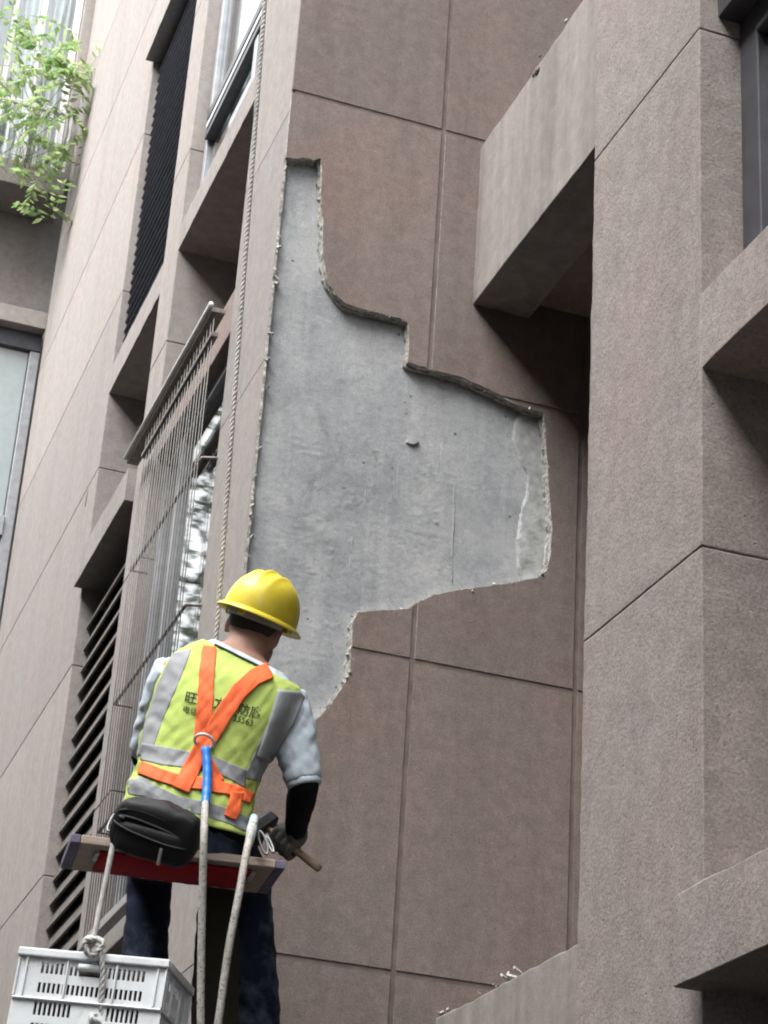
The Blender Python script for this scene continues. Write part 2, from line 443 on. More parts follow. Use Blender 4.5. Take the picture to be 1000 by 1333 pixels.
# the bare concrete itself
def conc_h(x, z):
    q = Vector((x, 0, z))
    h = noise.noise(q * 1.4) * 0.006 + noise.noise(Vector((x * 5, 1, z * 3))) * 0.0020
    rg = 1 - abs(noise.noise(Vector((x * 21 + 2 * noise.noise(q * 9), 3, z * 38)))) * 2.6
    lump = max(0, rg) ** 3 * max(0, noise.noise(Vector((x * 7, 8, z * 9))) + 0.0) * 0.0022 + max(0, noise.noise(Vector((x * 48, 3, z * 70))) - 0.52) * 0.016 * max(0, noise.noise(Vector((x * 4, 1, z * 4))) + .3)
    zone = max(0, min(1, (5.35 - z) * 2.2)) * max(0, min(1, (2.45 - x) * 5))
    h += lump * (0.2 + 1.3 * zone) + noise.noise(Vector((x * 70, 5, z * 85))) * 0.0005 * (0.4 + zone)
    return h
mb = MB(); nx, nz = 190, 400; x0, x1, z0, z1 = XA + 0.0105, 2.80, 3.62, 6.30
skim = [(p.x, p.z) for p in (on(u, v, 1, YB) for u, v in [(684, 528), (676, 545), (672, 565), (680, 590), (692, 612), (690, 640), (682, 665), (677, 700), (680, 740), (690, 770), (740, 770), (740, 520)])]
for j in range(nz + 1):
    for i in range(nx + 1):
        x = x0 + (x1 - x0) * i / nx; z = z0 + (z1 - z0) * j / nz
        mb.v.append((x, YB + 0.040 - conc_h(x, z), z))
for j in range(nz):
    for i in range(nx):
        a = j * (nx + 1) + i; mb.f.append((a, a + 1, a + nx + 2, a + nx + 1)); mb.m.append(0)
# left return edge of the concrete at the corner
cz = [z0 + (z1 - z0) * j / nz for j in range(nz + 1)]
b0 = len(mb.v)
for j in range(nz + 1): mb.v.append((x0, YB + 0.12, cz[j]))
for j in range(nz):
    mb.f.append((b0 + j, j * (nx + 1), (j + 1) * (nx + 1), b0 + j + 1)); mb.m.append(0)
ec = mb.build('exposed_concrete', CONC, side, smooth=True)
tag(ec, 'bare grey concrete patch where the finish has been chipped off')
# pale mortar skim left on the right of the patch, a repair plug, a form seam
sk = dense(skim, 0.015); skj = jag(sk, 0, 0.006, 2.2)
v2, tri = cdt_keep([(skj, True)] + [([(2.54 + i * .02 + .004 * (j % 3), 4.60 + j * .02), (2.545 + i * .02 + .004 * (j % 3), 4.603 + j * .02)], False) for i in range(11) for j in range(48) if inside((2.543 + i * .02, 4.60 + j * .02), skim)], lambda c: inside(c, skj))
mb = MB(); slab_from(v2, tri, lambda q: Vector((q.x, YB + 0.0375 - noise.noise(Vector((q.x * 14, 0, q.y * 9))) * 0.003 - noise.noise(Vector((q.x * 60, 0, q.y * 50))) * 0.0015 , q.y)), fx(YB + 0.05), mb)
tag(mb.build('mortar_skim', CONC_LT, side, smooth=True), 'pale mortar skim left along the right of the bare patch')
pl = on(540, 568, 1, YB)
plug = MB(); pp = [Vector((math.cos(w) * (0.022 + 0.006 * math.sin(3 * w + 1)), 0, math.sin(w) * (0.019 + 0.004 * math.cos(2 * w)))) for w in [k * math.pi / 5 for k in range(10)]]
plug.add([pl + Vector((0, 0.042, 0)) + q * 1.2 for q in pp] + [pl + Vector((0, 0.030, 0)) + q for q in pp], [tuple(range(10, 20))] + [(k, (k + 1) % 10, 10 + (k + 1) % 10, 10 + k) for k in range(10)])
plug.build('mortar_plug', CONC_LT, side)
mb = MB()
pts = [on(597 + rnd.uniform(-.8, .8) - (v - 500) * 0.035, v, 1, YB + 0.041) for v in range(500, 760, 6)]
mb.tube(pts, [max(.0004, 0.0010 + 0.002 * noise.noise(p * 9)) for p in pts], 6)
mb.build('form_seam', CONC, side, smooth=True)
# chips and crumbs clinging to the broken edge
mb = MB()
for i, p in enumerate(fin_poly):
    if rnd.random() < 0.28 and p.x > XA + .02:
        r = rnd.uniform(0.002, 0.0065); c = Vector((p.x + rnd.gauss(0, .005), YB + rnd.uniform(0.0, 0.02), p.y + rnd.gauss(0, .005)))
        a = Vector((rnd.random() - .5, rnd.random() - .5, rnd.random() - .5)).normalized(); b = a.orthogonal().normalized()
        mb.obox(c, a * r, b * r * rnd.uniform(.5, 1), a.cross(b) * r * rnd.uniform(.5, 1))
cr = mb.build('crumbs', MORTAR, side); cr['kind'] = 'stuff'

# ---- street facade: piers, far wall
ZA = [0.0, 1.09, 2.155, 3.22, 4.30, 5.345, 6.42, 7.47, 8.48, 9.55, 10.62, 11.7, ZT]
ZP = [0.0, 1.0, 2.08, 3.222, 4.366, 5.48, 6.6, 7.7, 8.8, 9.9, 11.0, 12.0, ZT]
def pier(name, y0, y1, depth, zs, mat, gap=0.0035, rough=False, label=None, chip=False):
    core = box(name, JOINT, bld, XA + 0.0045, XA + depth - 0.01, y0 + 0.0045, y1 - 0.0045, 0, ZT, 0)
    if label: tag(core, label)
    for a, b in zip(zs[:-1], zs[1:]):
        if rough and 1.0 < b < 7.8 and a > 0.5:
            rough_box('panel', mat, core, XA, XA + depth, y0, y1, a + gap / 2, b - gap / 2)
        else:
            box('panel', mat, core, XA, XA + depth, y0, y1, a + gap / 2, b - gap / 2)
    return core
pier('near_pier', 3.033, 3.531, 0.60, ZP, STONE_PIER, 0.0022, rough=True, label='broad nearest pier with two fine level joints')
pier('fin_pier', 8.19, 8.50, 0.48, ZA, STONE, label='narrow fin between window bay and louvre bay')
pier('end_pier', 0.60, 1.20, 0.60, ZP, STONE_PIER)
far = pier('far_wall', 9.57, 12.478, 0.50, ZA, STONE, label='broad plain wall beyond the louvres')
# small chip on the far wall
cp = on(113, 648, 0, XA)
mb = MB(); mb.ell(cp, Vector((0.006, 0, 0)), Vector((0, 0.022, 0.012)), Vector((0, -0.012, 0.05)), 10, 6); mb.build('stain_chip', JOINT, far)

# corner pier between window bay and side wall: thin finish coat over concrete, chipped along the corner
cpier = box('corner_pier', CONC, bld, XA + 0.022, XA + 0.45, YB + 0.07, 6.915, 0, ZT, 0)
tag(cpier, 'narrow corner pier whose arris is chipped beside the bare patch')
ptop = on(364, 199, 1, YB).z; pbot = 3.72
def corner_edge(z):
    q = Vector((0.3, 0, z))
    if not (pbot < z < ptop): return YB + 0.0115
    k = noise.noise(q * 6) * 0.5 + noise.noise(q * 25) * 0.35 + noise.noise(q * 80) * 0.25
    return YB + 0.018 + 0.012 * k
GA = 0.005
for a, b in zip(ZA[:-1], ZA[1:]):
    n = int((b - a) / 0.012)
    left = [(6.92, b - GA / 2), (6.92, a + GA / 2)]
    right = [(corner_edge(a + (b - a) * k / n), a + GA / 2 + (b - a - GA) * k / n) for k in range(n + 1)]
    loop = left + right
    v2, tri = cdt_keep([(loop, True)], lambda c, lp=loop: inside(c, lp))
    mb = MB(); slab_from(v2, tri, lambda q: Vector((XA, q.x, q.y)), lambda q: Vector((XA + 0.0095, q.x, q.y)), mb, side_mat=1 if (b > pbot and a < ptop) else 0)
    mb.build('panel', [STONE, MORTAR], cpier)
# reveal of corner pier facing the window bay is out of sight; backing of the joints
mb = MB(); mb.box(XA + 0.0045, XA + 0.03, YB + 0.08, 6.91, 0, ZT); mb.build('joint_bed', JOINT, cpier)
mb = MB()
for k in range(26):
    z = rnd.uniform(pbot, ptop); r = rnd.uniform(0.002, 0.006)
    c = Vector((XA + rnd.uniform(0.002, 0.018), corner_edge(z) - 0.002, z)); a = Vector((rnd.gauss(0, 1), rnd.gauss(0, 1), rnd.gauss(0, 1))).normalized(); o_ = a.orthogonal().normalized()
    mb.obox(c, a * r, o_ * r, a.cross(o_) * r * 2)
x_ = mb.build('crumbs', MORTAR, cpier); x_['kind'] = 'stuff'

# ---- slab-edge beams (flush) and ledges (projecting), bay by bay
ST = 3.335
def beam(name, y0, y1, x0, x1, z0, z1, mat=STONE, bevel=0.005): return rough_box(name, mat, bld, x0, x1, y0, y1, z0, z1, 0.045, 0.0020, 0.003)
for k in (-1, 0, 1):
    z = 6.85 + ST * k
    beam('slab_edge', 8.46, 9.61, XA + 0.002, XA + 0.42, z, z + 0.175)           # louvre bay
    z = 5.75 + ST * k
    beam('ledge', 8.503, 9.575, XA - 0.042, XA + 0.30, z, z + 0.16)
    z = 6.905 + ST * k
    beam('slab_edge', 6.89, 8.23, XA + 0.003, XA + 0.42, z, z + 0.15)            # window bay
for k in (0,):
    beam('ledge', 8.503, 9.575, XA - 0.046, XA + 0.30, 8.97, 9.13)
# niches under the slab edges: back and sides
for k in (-1, 0, 1):
    box('niche_back', STONE_SHADE, bld, XA + 0.36, XA + 0.44, 8.45, 9.62, 5.91 + ST * k, 6.85 + ST * k, 0)
    box('niche_back', STONE_SHADE, bld, XA + 0.36, XA + 0.44, 6.90, 8.22, 6.02 + ST * k, 6.905 + ST * k, 0)
    box('lintel', STONE_SHADE, bld, XA + 0.02, XA + 0.42, 6.913, 8.20, 5.83 + ST * k, 6.03 + ST * k)

# ---- louvres: slats one by one
def louvre(name, y0, y1, z0, z1, pitch, x, mat, tilt, w, th, label):
    r = box(name, DARK, bld, x + 0.10, x + 0.13, y0, y1, z0, z1, 0); tag(r, label)
    mb = MB(); n = int((z1 - z0) / pitch)
    ca, sa = math.cos(tilt), math.sin(tilt)
    mb.obox(Vector((0, 0, 0)), Vector((w / 2 * ca, 0, w / 2 * sa)), Vector((0, (y1 - y0) / 2, 0)), Vector((-th / 2 * sa, 0, th / 2 * ca)))
    me = mb.mesh('slat', mat)
    for k in range(n):
        o = bpy.data.objects.new('slat', me); o.location = (x + w / 2 * ca, (y0 + y1) / 2, z0 + pitch * (k + 0.5)); COL.objects.link(o)
        o.parent = r
    return r
louvre('upper_louvre', 8.502, 9.568, 7.03, 8.97, 0.060, XA + 0.038, LOUV_UP, math.radians(38), 0.062, 0.012, 'slate-dark louvre of narrow slats above the slab edge')
louvre('lower_louvre', 8.502, 9.568, 3.70, 5.75, 0.115, XA + 0.050, LOUV_LO, math.radians(72), 0.118, 0.010, 'brown louvre of wide slats beneath the projecting ledge')
louvre('upper_louvre', 8.502, 9.568, 9.13, 10.1, 0.060, XA + 0.038, LOUV_UP, math.radians(38), 0.062, 0.012, 'slate-dark louvre above the top ledge')

# ---- windows
def window(name, y0, y1, z0, z1, x, mulls, rails, fmat, fw=0.05, dark=DARK, curtain=None, label=None, tw=None):
    w = box(name, fmat, bld, x + 0.01, x + 0.06, y0, y0 + fw, z0, z1, 0.003)
    if label: tag(w, label)
    box('frame', fmat, w, x + 0.01, x + 0.06, y1 - fw, y1, z0, z1, 0.003)
    box('frame', fmat, w, x + 0.008, x + 0.058, y0 + fw, y1 - fw, z0, z0 + fw, 0.003)
    box('frame', fmat, w, x + 0.008, x + 0.058, y0 + fw, y1 - fw, z1 - fw, z1, 0.003)
    for m_ in mulls: box('mullion', fmat, w, x + 0.004, x + 0.062, m_ - 0.028, m_ + 0.028, z0 + fw, z1 - fw, 0.003)
    for z, h, mt in rails: box('rail', mt, w, x - 0.004, x + 0.05, y0 + fw, y1 - fw, z, z + h, 0.003)
    ys = [y0 + fw] + list(mulls) + [y1 - fw]
    for a, b in zip(ys[:-1], ys[1:]):
        box('pane', GLASS, w, x + 0.030, x + 0.036, a, b, z0 + fw, z1 - fw, 0)
    if curtain:
        mb = MB(); n = 60; a, b = curtain
        vs = []
        for i in range(n + 1):
            y = a + (b - a) * i / n; d = math.sin(i * 1.1) * 0.012 + math.sin(i * 0.37) * 0.01
            vs += [(x + 0.085 + d, y, z0), (x + 0.085 + d, y, z1)]
        mb.add(vs, [(2 * i, 2 * i + 2, 2 * i + 3, 2 * i + 1) for i in range(n)])
        mb.build('curtain', CURTAIN, w, smooth=True)
    box('unlit_room_sheet', dark, w, x + 0.5, x + 0.55, y0 - .1, y1 + .1, z0 - .1, z1 + .1, 0)  # near-black sheet in place of the unlit space behind the glass
    return w
window('window', 6.925, 8.185, 7.056, 9.2, XA + 0.056, [7.30], [(7.50, 0.035, ALU_DK), (7.56, 0.03, ALU_WH), (7.61, 0.05, ALU_DK)], ALU, curtain=(6.95, 8.18),  # pale sheet added behind this glass to whiten it like reflected sky
       label='upper window with pale sheet added for reflected sky and dark double rail')
window('window', 6.925, 8.185, 3.74, 5.83, XA + 0.055, [7.88], [], ALU, fw=0.06, curtain=(7.92, 8.17),
       label='lower window behind the grille, reflecting trees')
window('window', 6.925, 8.185, 2.2, 3.55, XA + 0.10, [7.63], [], ALU)

# ---- window grille (bolted on, its own thing)
gy0, gy1, gx = 6.93, 8.36, XA - 0.075
by1 = 8.06
gr = thing('window_grille', 'steel bar window grille under a slanting-looking light rail beside the corner pier', 'grille', (gx, 7.6, 3.75))
mb = MB(); mb.tube([(gx - 0.01, gy0, 5.885), (gx - 0.01, gy1, 5.885)], 0.0105, 8); mb.build('top_rail', plain('bright_rail', (0.74, 0.73, 0.71), 0.6, 0.0), gr, True)
mb = MB(); mb.box(gx - 0.004, gx + 0.05, gy0 + .004, gy1 - .004, 5.855, 5.876); mb.build('canopy', STEEL_DK, gr, bevel=0.003)
mb = MB(); mb.box(gx + 0.002, gx + 0.03, gy0, by1, 5.745, 5.765); mb.build('flat_rail', STEEL_BAR, gr, bevel=0.002)
nb = 23; by1 = 8.06
bar = MB(); bar.tube([(0, 0, 3.62), (0, 0, 5.86)], 0.0021, 6); bme = bar.mesh('bar', STEEL_BAR, True)
nb = 23; by1 = 8.06
for k in range(nb):
    o = bpy.data.objects.new('bar', bme); o.location = (gx + 0.012, gy0 + 0.02 + (by1 - gy0 - 0.04) * k / (nb - 1) + rnd.uniform(-.004, .004), 0); COL.objects.link(o); o.parent = gr
    o.location -= Vector(gr.location)
for z in (5.22, 4.62, 4.08):
    mb = MB(); mb.tube([(gx + 0.022, gy0, z), (gx + 0.022, by1, z)], 0.007, 6); mb.build('cross_bar', STEEL_DK, gr, True)
    for y in (gy0, by1):
        mb = MB(); mb.tube([(gx + 0.022, y, z), (XA + 0.02, y + (0.0 if y > 7.5 else -0.03), z)], 0.006, 6); mb.build('fixing', STEEL_DK, gr, True)
mb = MB(); mb.box(gx, gx + 0.04, gy0, by1, 3.60, 3.635); mb.build('bottom_rail', STEEL, gr, bevel=0.002)

# ---- recessed bay: balcony beams, slabs, back wall
up = rough_box('balcony_beam', STONE_BEAM, bld, 2.337, 2.565, 2.9, YB - 0.001, 5.762, 6.468, 0.05, 0.003, 0.006); tag(up, 'weathered balcony beam spanning from side wall to near pier, higher one')
lo = rough_box('balcony_beam', STONE_BEAM, bld, 2.337, 2.565, 2.9, YB - 0.001, 2.43, 3.118, 0.05, 0.003, 0.006); tag(lo, 'lower balcony beam with chipped top edge at the foot of the side wall')
box('balcony_beam', STONE_BEAM, bld, 2.337, 2.565, 2.9, YB - 0.001, 9.10, 9.81, 0.006)
for z in (2.46, 5.80, 9.14): box('balcony_slab', STONE_SHADE, bld, 2.565, 4.6, 2.9, YB - 0.002, z + 0.03, z + 0.20, 0)
box('back_wall', STONE_SHADE, bld, 4.3, 4.5, 2.9, YB - 0.003, 0, ZT, 0)
box('bay_cheek', STONE_SHADE, bld, 2.172, 4.3, 3.35, 3.50, 0, ZT, 0)
# chips and broken bits on the beams' top edges
for (u, v, s, mt) in ((700, 92, .022, JOINT), (695, 97, .012, JOINT), (703, 73, .009, JOINT), (737, 27, .010, CONC_LT)):
    c = on(u, v, 0, 2.336); mb = MB()
    mb.ell(c, Vector((s * .5, 0, 0)), Vector((0, s, 0)), Vector((0, 0, s * .7)), 9, 6); mb.build('chip', mt, up)
for (u, v, s) in ((665, 1268, .03), (574, 1317, .022), (640, 1282, .006), (620, 1292, .006)):
    c = on(u, v, 0, 2.345)
    for k in range(4):
        mb = MB()
        q = c + Vector((rnd.uniform(0, .02), rnd.gauss(0, s * .8), rnd.uniform(-.002, .006))); a = Vector((rnd.gauss(0, 1), rnd.gauss(0, 1), rnd.gauss(0, .4))).normalized(); b = a.orthogonal().normalized()
        mb.obox(q, a * s * .5, b * s * .22, a.cross(b) * s * .09); mb.build('chip', MORTAR, lo)

# ---- right-hand bay next to the near pier
beam('slab_edge', 1.16, 3.07, XA + 0.002, XA + 0.5, 3.583, 3.743, STONE_PIER)
beam('ledge', 1.19, 3.043, XA - 0.048, XA + 0.4, 2.435, 2.585, STONE_PIER)
beam('window_head', 1.20, 3.036, XA + 0.041, XA + 0.5, 4.405, 4.60, ALU_DK)
box('spandrel', DARK, bld, XA + 0.085, XA + 0.5, 1.20, 3.036, 4.60, ZT, 0)  # raised unseen to full height to block light into the bay
box('added_facade_wall', STONE_PIER, bld, XA + 0.05, 4.6, -11, 0.62, 0, ZT, 0.01)  # unseen wall added behind the viewer to keep the bay dark
box('added_facade_wall', STONE_PIER, bld, XA + 0.55, 4.6, 0.62, 3.36, 6.9, ZT, 0.01)  # unseen upper wall added to block sky light over the bay
box('niche_back', STONE_SHADE, bld, XA + 0.45, XA + 0.52, 1.15, 3.05, 2.585, 3.583, 0)
window('window', 1.25, 3.032, 3.743, 4.405, XA + 0.08, [2.5], [], ALU_DK, fw=0.07, label='dark framed window right of the near pier')
window('window', 1.25, 3.032, 0.9, 2.435, XA + 0.12, [2.1], [], ALU_DK, fw=0.06)

# ---- wing at the far left, facing the camera
WY = 12.48
wing = thing('building_wing', 'wing of the same building at far left with tall window and planted balcony', 'building', (1.0, WY, 0))
WX = 0.86
def wbox(name, mat, x0, x1, y0, y1, z0, z1, parent=None, bevel=0.004): return box(name, mat, parent or wing, x0, x1, y0, y1, z0, z1, bevel)
wbox('wall', STONE, WX, 1.99, WY + 0.30, WY + 0.5, 0, 14, bevel=0)
wbox('end_wall', STONE, WX - 0.06, WX, WY, WY + 3, 0, 14)
wbox('head_beam', STONE, WX, XA + 0.002, WY + 0.003, WY + 0.29, 8.822, 8.948)
wbox('wall_strip', STONE, 1.508, 1.60, WY + 0.04, WY + 0.3, 10.05, 14)
tw = wbox('window', ALU, 1.508, 1.574, WY + 0.10, WY + 0.16, 6.0, 8.70); tag(tw, 'tall pale window at the left edge')
wbox('frame', ALU_DK, WX, XA, WY + 0.09, WY + 0.20, 8.69, 8.822, tw)  # dark strip painted where the soffit under the head beam is shaded
wbox('rail', ALU, WX, 1.508, WY + 0.085, WY + 0.155, 7.31, 7.45, tw)
wbox('pane', GLASS, WX, 1.508, WY + 0.12, WY + 0.126, 7.45, 8.69, tw, 0)
wbox('pane', GLASS, WX, 1.508, WY + 0.12, WY + 0.126, 6.0, 7.31, tw, 0)
wbox('curtain', CURTAIN, WX, 1.50, WY + 0.14, WY + 0.15, 6.0, 8.69, tw, 0)  # pale sheet added close behind the glass, stands for reflected sky
wbox('sill_wall', STONE, WX, XA, WY + 0.01, WY + 0.28, 5.0, 6.0)
wbox('balcony_slab', STONE, WX, XA - 0.03, WY - 0.10, WY + 0.28, 9.83, 10.02)
uw = wbox('window', ALU_WH, 1.455, 1.505, WY + 0.12, WY + 0.18, 10.04, 13.5); tag(uw, 'bright window with white curtains above the balcony')
wbox('pane', GLASS, WX, 1.455, WY + 0.14, WY + 0.146, 10.04, 13.5, uw, 0)
for x in (1.03, 1.235): wbox('mullion', ALU_WH, x - 0.02, x + 0.02, WY + 0.11, WY + 0.17, 10.04, 13.5, uw)
mb = MB(); vs = []
for i in range(81):
    x = WX + (1.455 - WX) * i / 80; d = math.sin(i * 0.9) * 0.02
    vs += [(x, WY + 0.18 + d, 10.04), (x, WY + 0.18 + d, 13.5)]
mb.add(vs, [(2 * i, 2 * i + 2, 2 * i + 3, 2 * i + 1) for i in range(80)]); mb.build('curtain', CURTAIN, uw, True)
rl = wbox('railing', ALU_WH, WX, XA - 0.05, WY - 0.085, WY - 0.055, 10.50, 10.54); tag(rl, 'white balcony railing behind the leaves')
for k in range(11):
    x = WX + 0.03 + k * 0.07; wbox('baluster', ALU_WH, x - 0.008, x + 0.008, WY - 0.078, WY - 0.062, 10.02, 10.50, rl, 0)

# ------------------------------------------------------------------ ropes
def smooth_path(pts, n):
    """Catmull-Rom through the points"""
    pts = [Vector(p) for p in pts]; pts = [pts[0] * 2 - pts[1]] + pts + [pts[-1] * 2 - pts[-2]]
    out = []
    for i in range(1, len(pts) - 2):
        a, b, c, d = pts[i - 1:i + 3]
        for k in range(n):
            t = k / n
            out.append(0.5 * ((2 * b) + (c - a) * t + (2 * a - 5 * b + 4 * c - d) * t * t + (3 * b - a - 3 * c + d) * t ** 3))
    out.append(pts[-2]); return out
def rope_mb(path, r, pitch, step=0.007, strands=3, seg=6, mb=None):
    # resample evenly
    L = [0]
    for a, b in zip(path[:-1], path[1:]): L.append(L[-1] + (b - a).length)
    n = max(2, int(L[-1] / step)); pts = []; j = 0
    for i in range(n + 1):
        d = L[-1] * i / n
        while j < len(L) - 2 and L[j + 1] < d: j += 1
        pts.append(path[j].lerp(path[j + 1], (d - L[j]) / max(1e-9, L[j + 1] - L[j])))
    mb = mb or MB(); a = (pts[1] - pts[0]).orthogonal().normalized(); fr = []
    for i, p in enumerate(pts):
        t = (pts[min(i + 1, n)] - pts[max(i - 1, 0)]).normalized(); a = (a - t * a.dot(t)).normalized(); fr.append((a.copy(), t.cross(a)))
    for s in range(strands):
        q = []
        for i, p in enumerate(pts):
            w = 2 * math.pi * (L[-1] * i / n / pitch + s / strands)
            q.append(p + (fr[i][0] * math.cos(w) + fr[i][1] * math.sin(w)) * r * 0.5)
        mb.tube(q, r * 0.56, seg)
    return mb
def braid(path, r, step=0.004, seg=12):
    L = [0]
    for a, b in zip(path[:-1], path[1:]): L.append(L[-1] + (b - a).length)
    n = int(L[-1] / step); pts = []; j = 0
    for i in range(n + 1):
        d = L[-1] * i / n
        while j < len(L) - 2 and L[j + 1] < d: j += 1
        pts.append(path[j].lerp(path[j + 1], (d - L[j]) / max(1e-9, L[j + 1] - L[j])))
    mb = MB(); mb.tube(pts, r, seg)
    for i in range(n + 1):                      # crossing strands of the sheath
        for k in range(seg):
            p = Vector(mb.v[i * seg + k]); w = 2 * math.pi * k / seg; s_ = L[-1] * i / n
            h = max(math.sin(3 * w + s_ * 330), math.sin(3 * w - s_ * 330))
            mb.v[i * seg + k] = tuple(p + (p - pts[i]).normalized() * r * 0.07 * h)
    return mb
def rope_mat(name, c, fleck=None):
    a = NT(name); col = a.mix(tuple(x * .72 for x in c), c, a.ramp(a.noise(90, 3), [(0.3, 0.0), (0.65, 1.0)]))
    col = a.mix(col, tuple(x * .6 for x in c), a.ramp(a.noise(9, 3), [(0.5, 0.0), (0.75, 0.8)]))
    if fleck: col = a.mix(col, fleck, a.ramp(a.noise(150, 1), [(0.60, 0.0), (0.64, 1.0)]))
    a.bump(a.noise(600, 2), 0.5, 0.001); return a.out(col, 0.95, 0, 0.15)
ROPE = rope_mat('old_white_rope', (0.66, 0.63, 0.60))
ROPE2 = rope_mat('flecked_rope', (0.50, 0.48, 0.44), (0.22, 0.20, 0.18))
ROPE3 = rope_mat('clean_cord', (0.66, 0.65, 0.62))

a0, a1 = P(345, 0, 6.98), P(281, 835, 6.40)
d_ = (a0 - a1)
top = a1 + d_ * ((12.6 - a1.z) / d_.z)
a2 = P(270, 960, 6.40)
wr = rope_mb([top, a0, a1, a2], 0.0085, 0.050, 0.008).build('work_rope', ROPE, None, True)
tag(wr, 'long twisted white rope hanging down the corner pier to the worker', 'rope')

# ------------------------------------------------------------------ the worker
def lin(c): return tuple(c)
SKIN = NT('skin'); SKIN.bump(SKIN.noise(160, 3), 0.15, 0.001)
SKIN.b.inputs['Subsurface Weight'].default_value = 0.08
SKIN = SKIN.out(SKIN.ramp(SKIN.noise(14, 4), [(0.3, (0.30, 0.165, 0.115)), (0.7, (0.40, 0.225, 0.165))]), 0.55, 0, 0.35)
def cloth(name, c, var=0.12, scale=9, weave=900, rough=0.9, b=0.35, extra=None):
    a = NT(name); col = a.mix(tuple(x * (1 - var) for x in c), tuple(x * (1 + var) for x in c), a.ramp(a.noise(scale, 4), [(0.3, 0.0), (0.7, 1.0)]))
    if extra: col = a.mix(col, extra[0], a.math('MULTIPLY', a.ramp(a.noise(extra[1], 5, 0.65), [(extra[2], 0.0), (extra[2] + 0.18, 1.0)]), extra[3]))
    h = a.math('ADD', a.math('MULTIPLY', a.noise(weave, 2), 0.3), a.noise(38, 3))
    a.bump(h, b, 0.004); return a.out(col, rough, 0, 0.2)
NEON = cloth('neon_yellow_vest', (0.46, 0.58, 0.15), 0.08, extra=((0.38, 0.45, 0.10), 7, 0.56, 0.35))
REFL = cloth('grey_reflective_tape', (0.27, 0.28, 0.29), 0.12, rough=0.55)
SHIRT = cloth('pale_blue_shirt', (0.56, 0.63, 0.70), 0.08)
JEANS = cloth('dusty_navy_jeans', (0.010, 0.013, 0.030), 0.3, extra=((0.15, 0.18, 0.26), 6, 0.50, 0.5))
BLACK = cloth('black_fabric', (0.008, 0.008, 0.010), 0.3)
GLOVE = cloth('grey_glove', (0.12, 0.112, 0.103), 0.3, extra=((0.25, 0.24, 0.22), 25, 0.55, 0.5))
ORANGE = cloth('orange_webbing', (0.86, 0.155, 0.05), 0.10, rough=0.65)
DKPIPE = plain('dark_piping', (0.03, 0.05, 0.035), 0.7)
HAIR = plain('black_hair', (0.012, 0.010, 0.009), 0.6, var=0.4, scale=90, bump=0.6, bscale=500)
YELLOW = NT('yellow_helmet_plastic'); YELLOW.b.inputs['Coat Weight'].default_value = 0.12
YELLOW = YELLOW.out(YELLOW.mix((0.66, 0.51, 0.03), (0.74, 0.60, 0.06), YELLOW.ramp(YELLOW.noise(16, 4), [(0.35, 0.0), (0.65, 1.0)])), 0.45, 0, 0.4)
_h = YELLOW.node_tree; _b = _h.nodes['Principled BSDF']; _l = _b.inputs['Base Color'].links[0].from_socket
_n = _h.nodes.new('ShaderNodeTexNoise'); _n.inputs['Scale'].default_value = 30; _n.inputs['Detail'].default_value = 8; _n.inputs['Roughness'].default_value = 0.75
_g = _h.nodes.new('ShaderNodeNewGeometry'); _h.links.new(_g.outputs['Position'], _n.inputs['Vector'])
_r = _h.nodes.new('ShaderNodeValToRGB'); _r.color_ramp.elements[0].position = .55; _r.color_ramp.elements[0].color = (0, 0, 0, 1); _r.color_ramp.elements[1].position = .72; _r.color_ramp.elements[1].color = (.6, .6, .6, 1)
_h.links.new(_n.outputs['Fac'], _r.inputs[0]); _m = _h.nodes.new('ShaderNodeMix'); _m.data_type = 'RGBA'; _h.links.new(_r.outputs[0], _m.inputs[0]); _h.links.new(_l, _m.inputs[6]); _m.inputs[7].default_value = (.55, .50, .36, 1); _h.links.new(_m.outputs[2], _b.inputs['Base Color'])
STRAPG = plain('grey_plastic', (0.30, 0.27, 0.24), 0.5)
METAL = plain('bright_steel', (0.22, 0.22, 0.22), 0.45, 0.8, var=0.1)
RUBBER = plain('dark_rubber', (0.02, 0.02, 0.02), 0.8)

person = thing('person', 'worker in yellow hard hat and neon vest seen from behind, sitting on a hanging board', 'person', P(250, 1420, 6.15))

# torso sections: left and right silhouette pixel, depth, half thickness
TS = [((180, 1108), (312, 1128), 5.80, .105), ((171, 1080), (320, 1110), 5.81, .122), ((168, 1040), (322, 1080), 5.83, .124), ((182, 1008), (322, 1043), 5.88, .112),
      ((188, 972), (338, 1000), 5.93, .112), ((199, 930), (357, 962), 5.98, .117), ((212, 890), (377, 930), 6.03, .114), ((224, 864), (389, 912), 6.06, .094),
      ((240, 850), (376, 891), 6.08, .076), ((268, 843), (356, 876), 6.10, .066), ((284, 838), (346, 869), 6.12, .056)]
def interp(arr, s):
    n = len(arr) - 1; i = min(int(s * n), n - 1); t = s * n - i
    g = lambda k: arr[max(0, min(n, k))]
    a, b, c, d = g(i - 1), g(i), g(i + 1), g(i + 2)
    return 0.5 * ((2 * b) + (c - a) * t + (2 * a - 5 * b + 4 * c - d) * t * t + (3 * b - a - 3 * c + d) * t ** 3)
TL = [P(*q[0], q[2]) for q in TS]; TR = [P(*q[1], q[2]) for q in TS]; TB = [q[3] for q in TS]
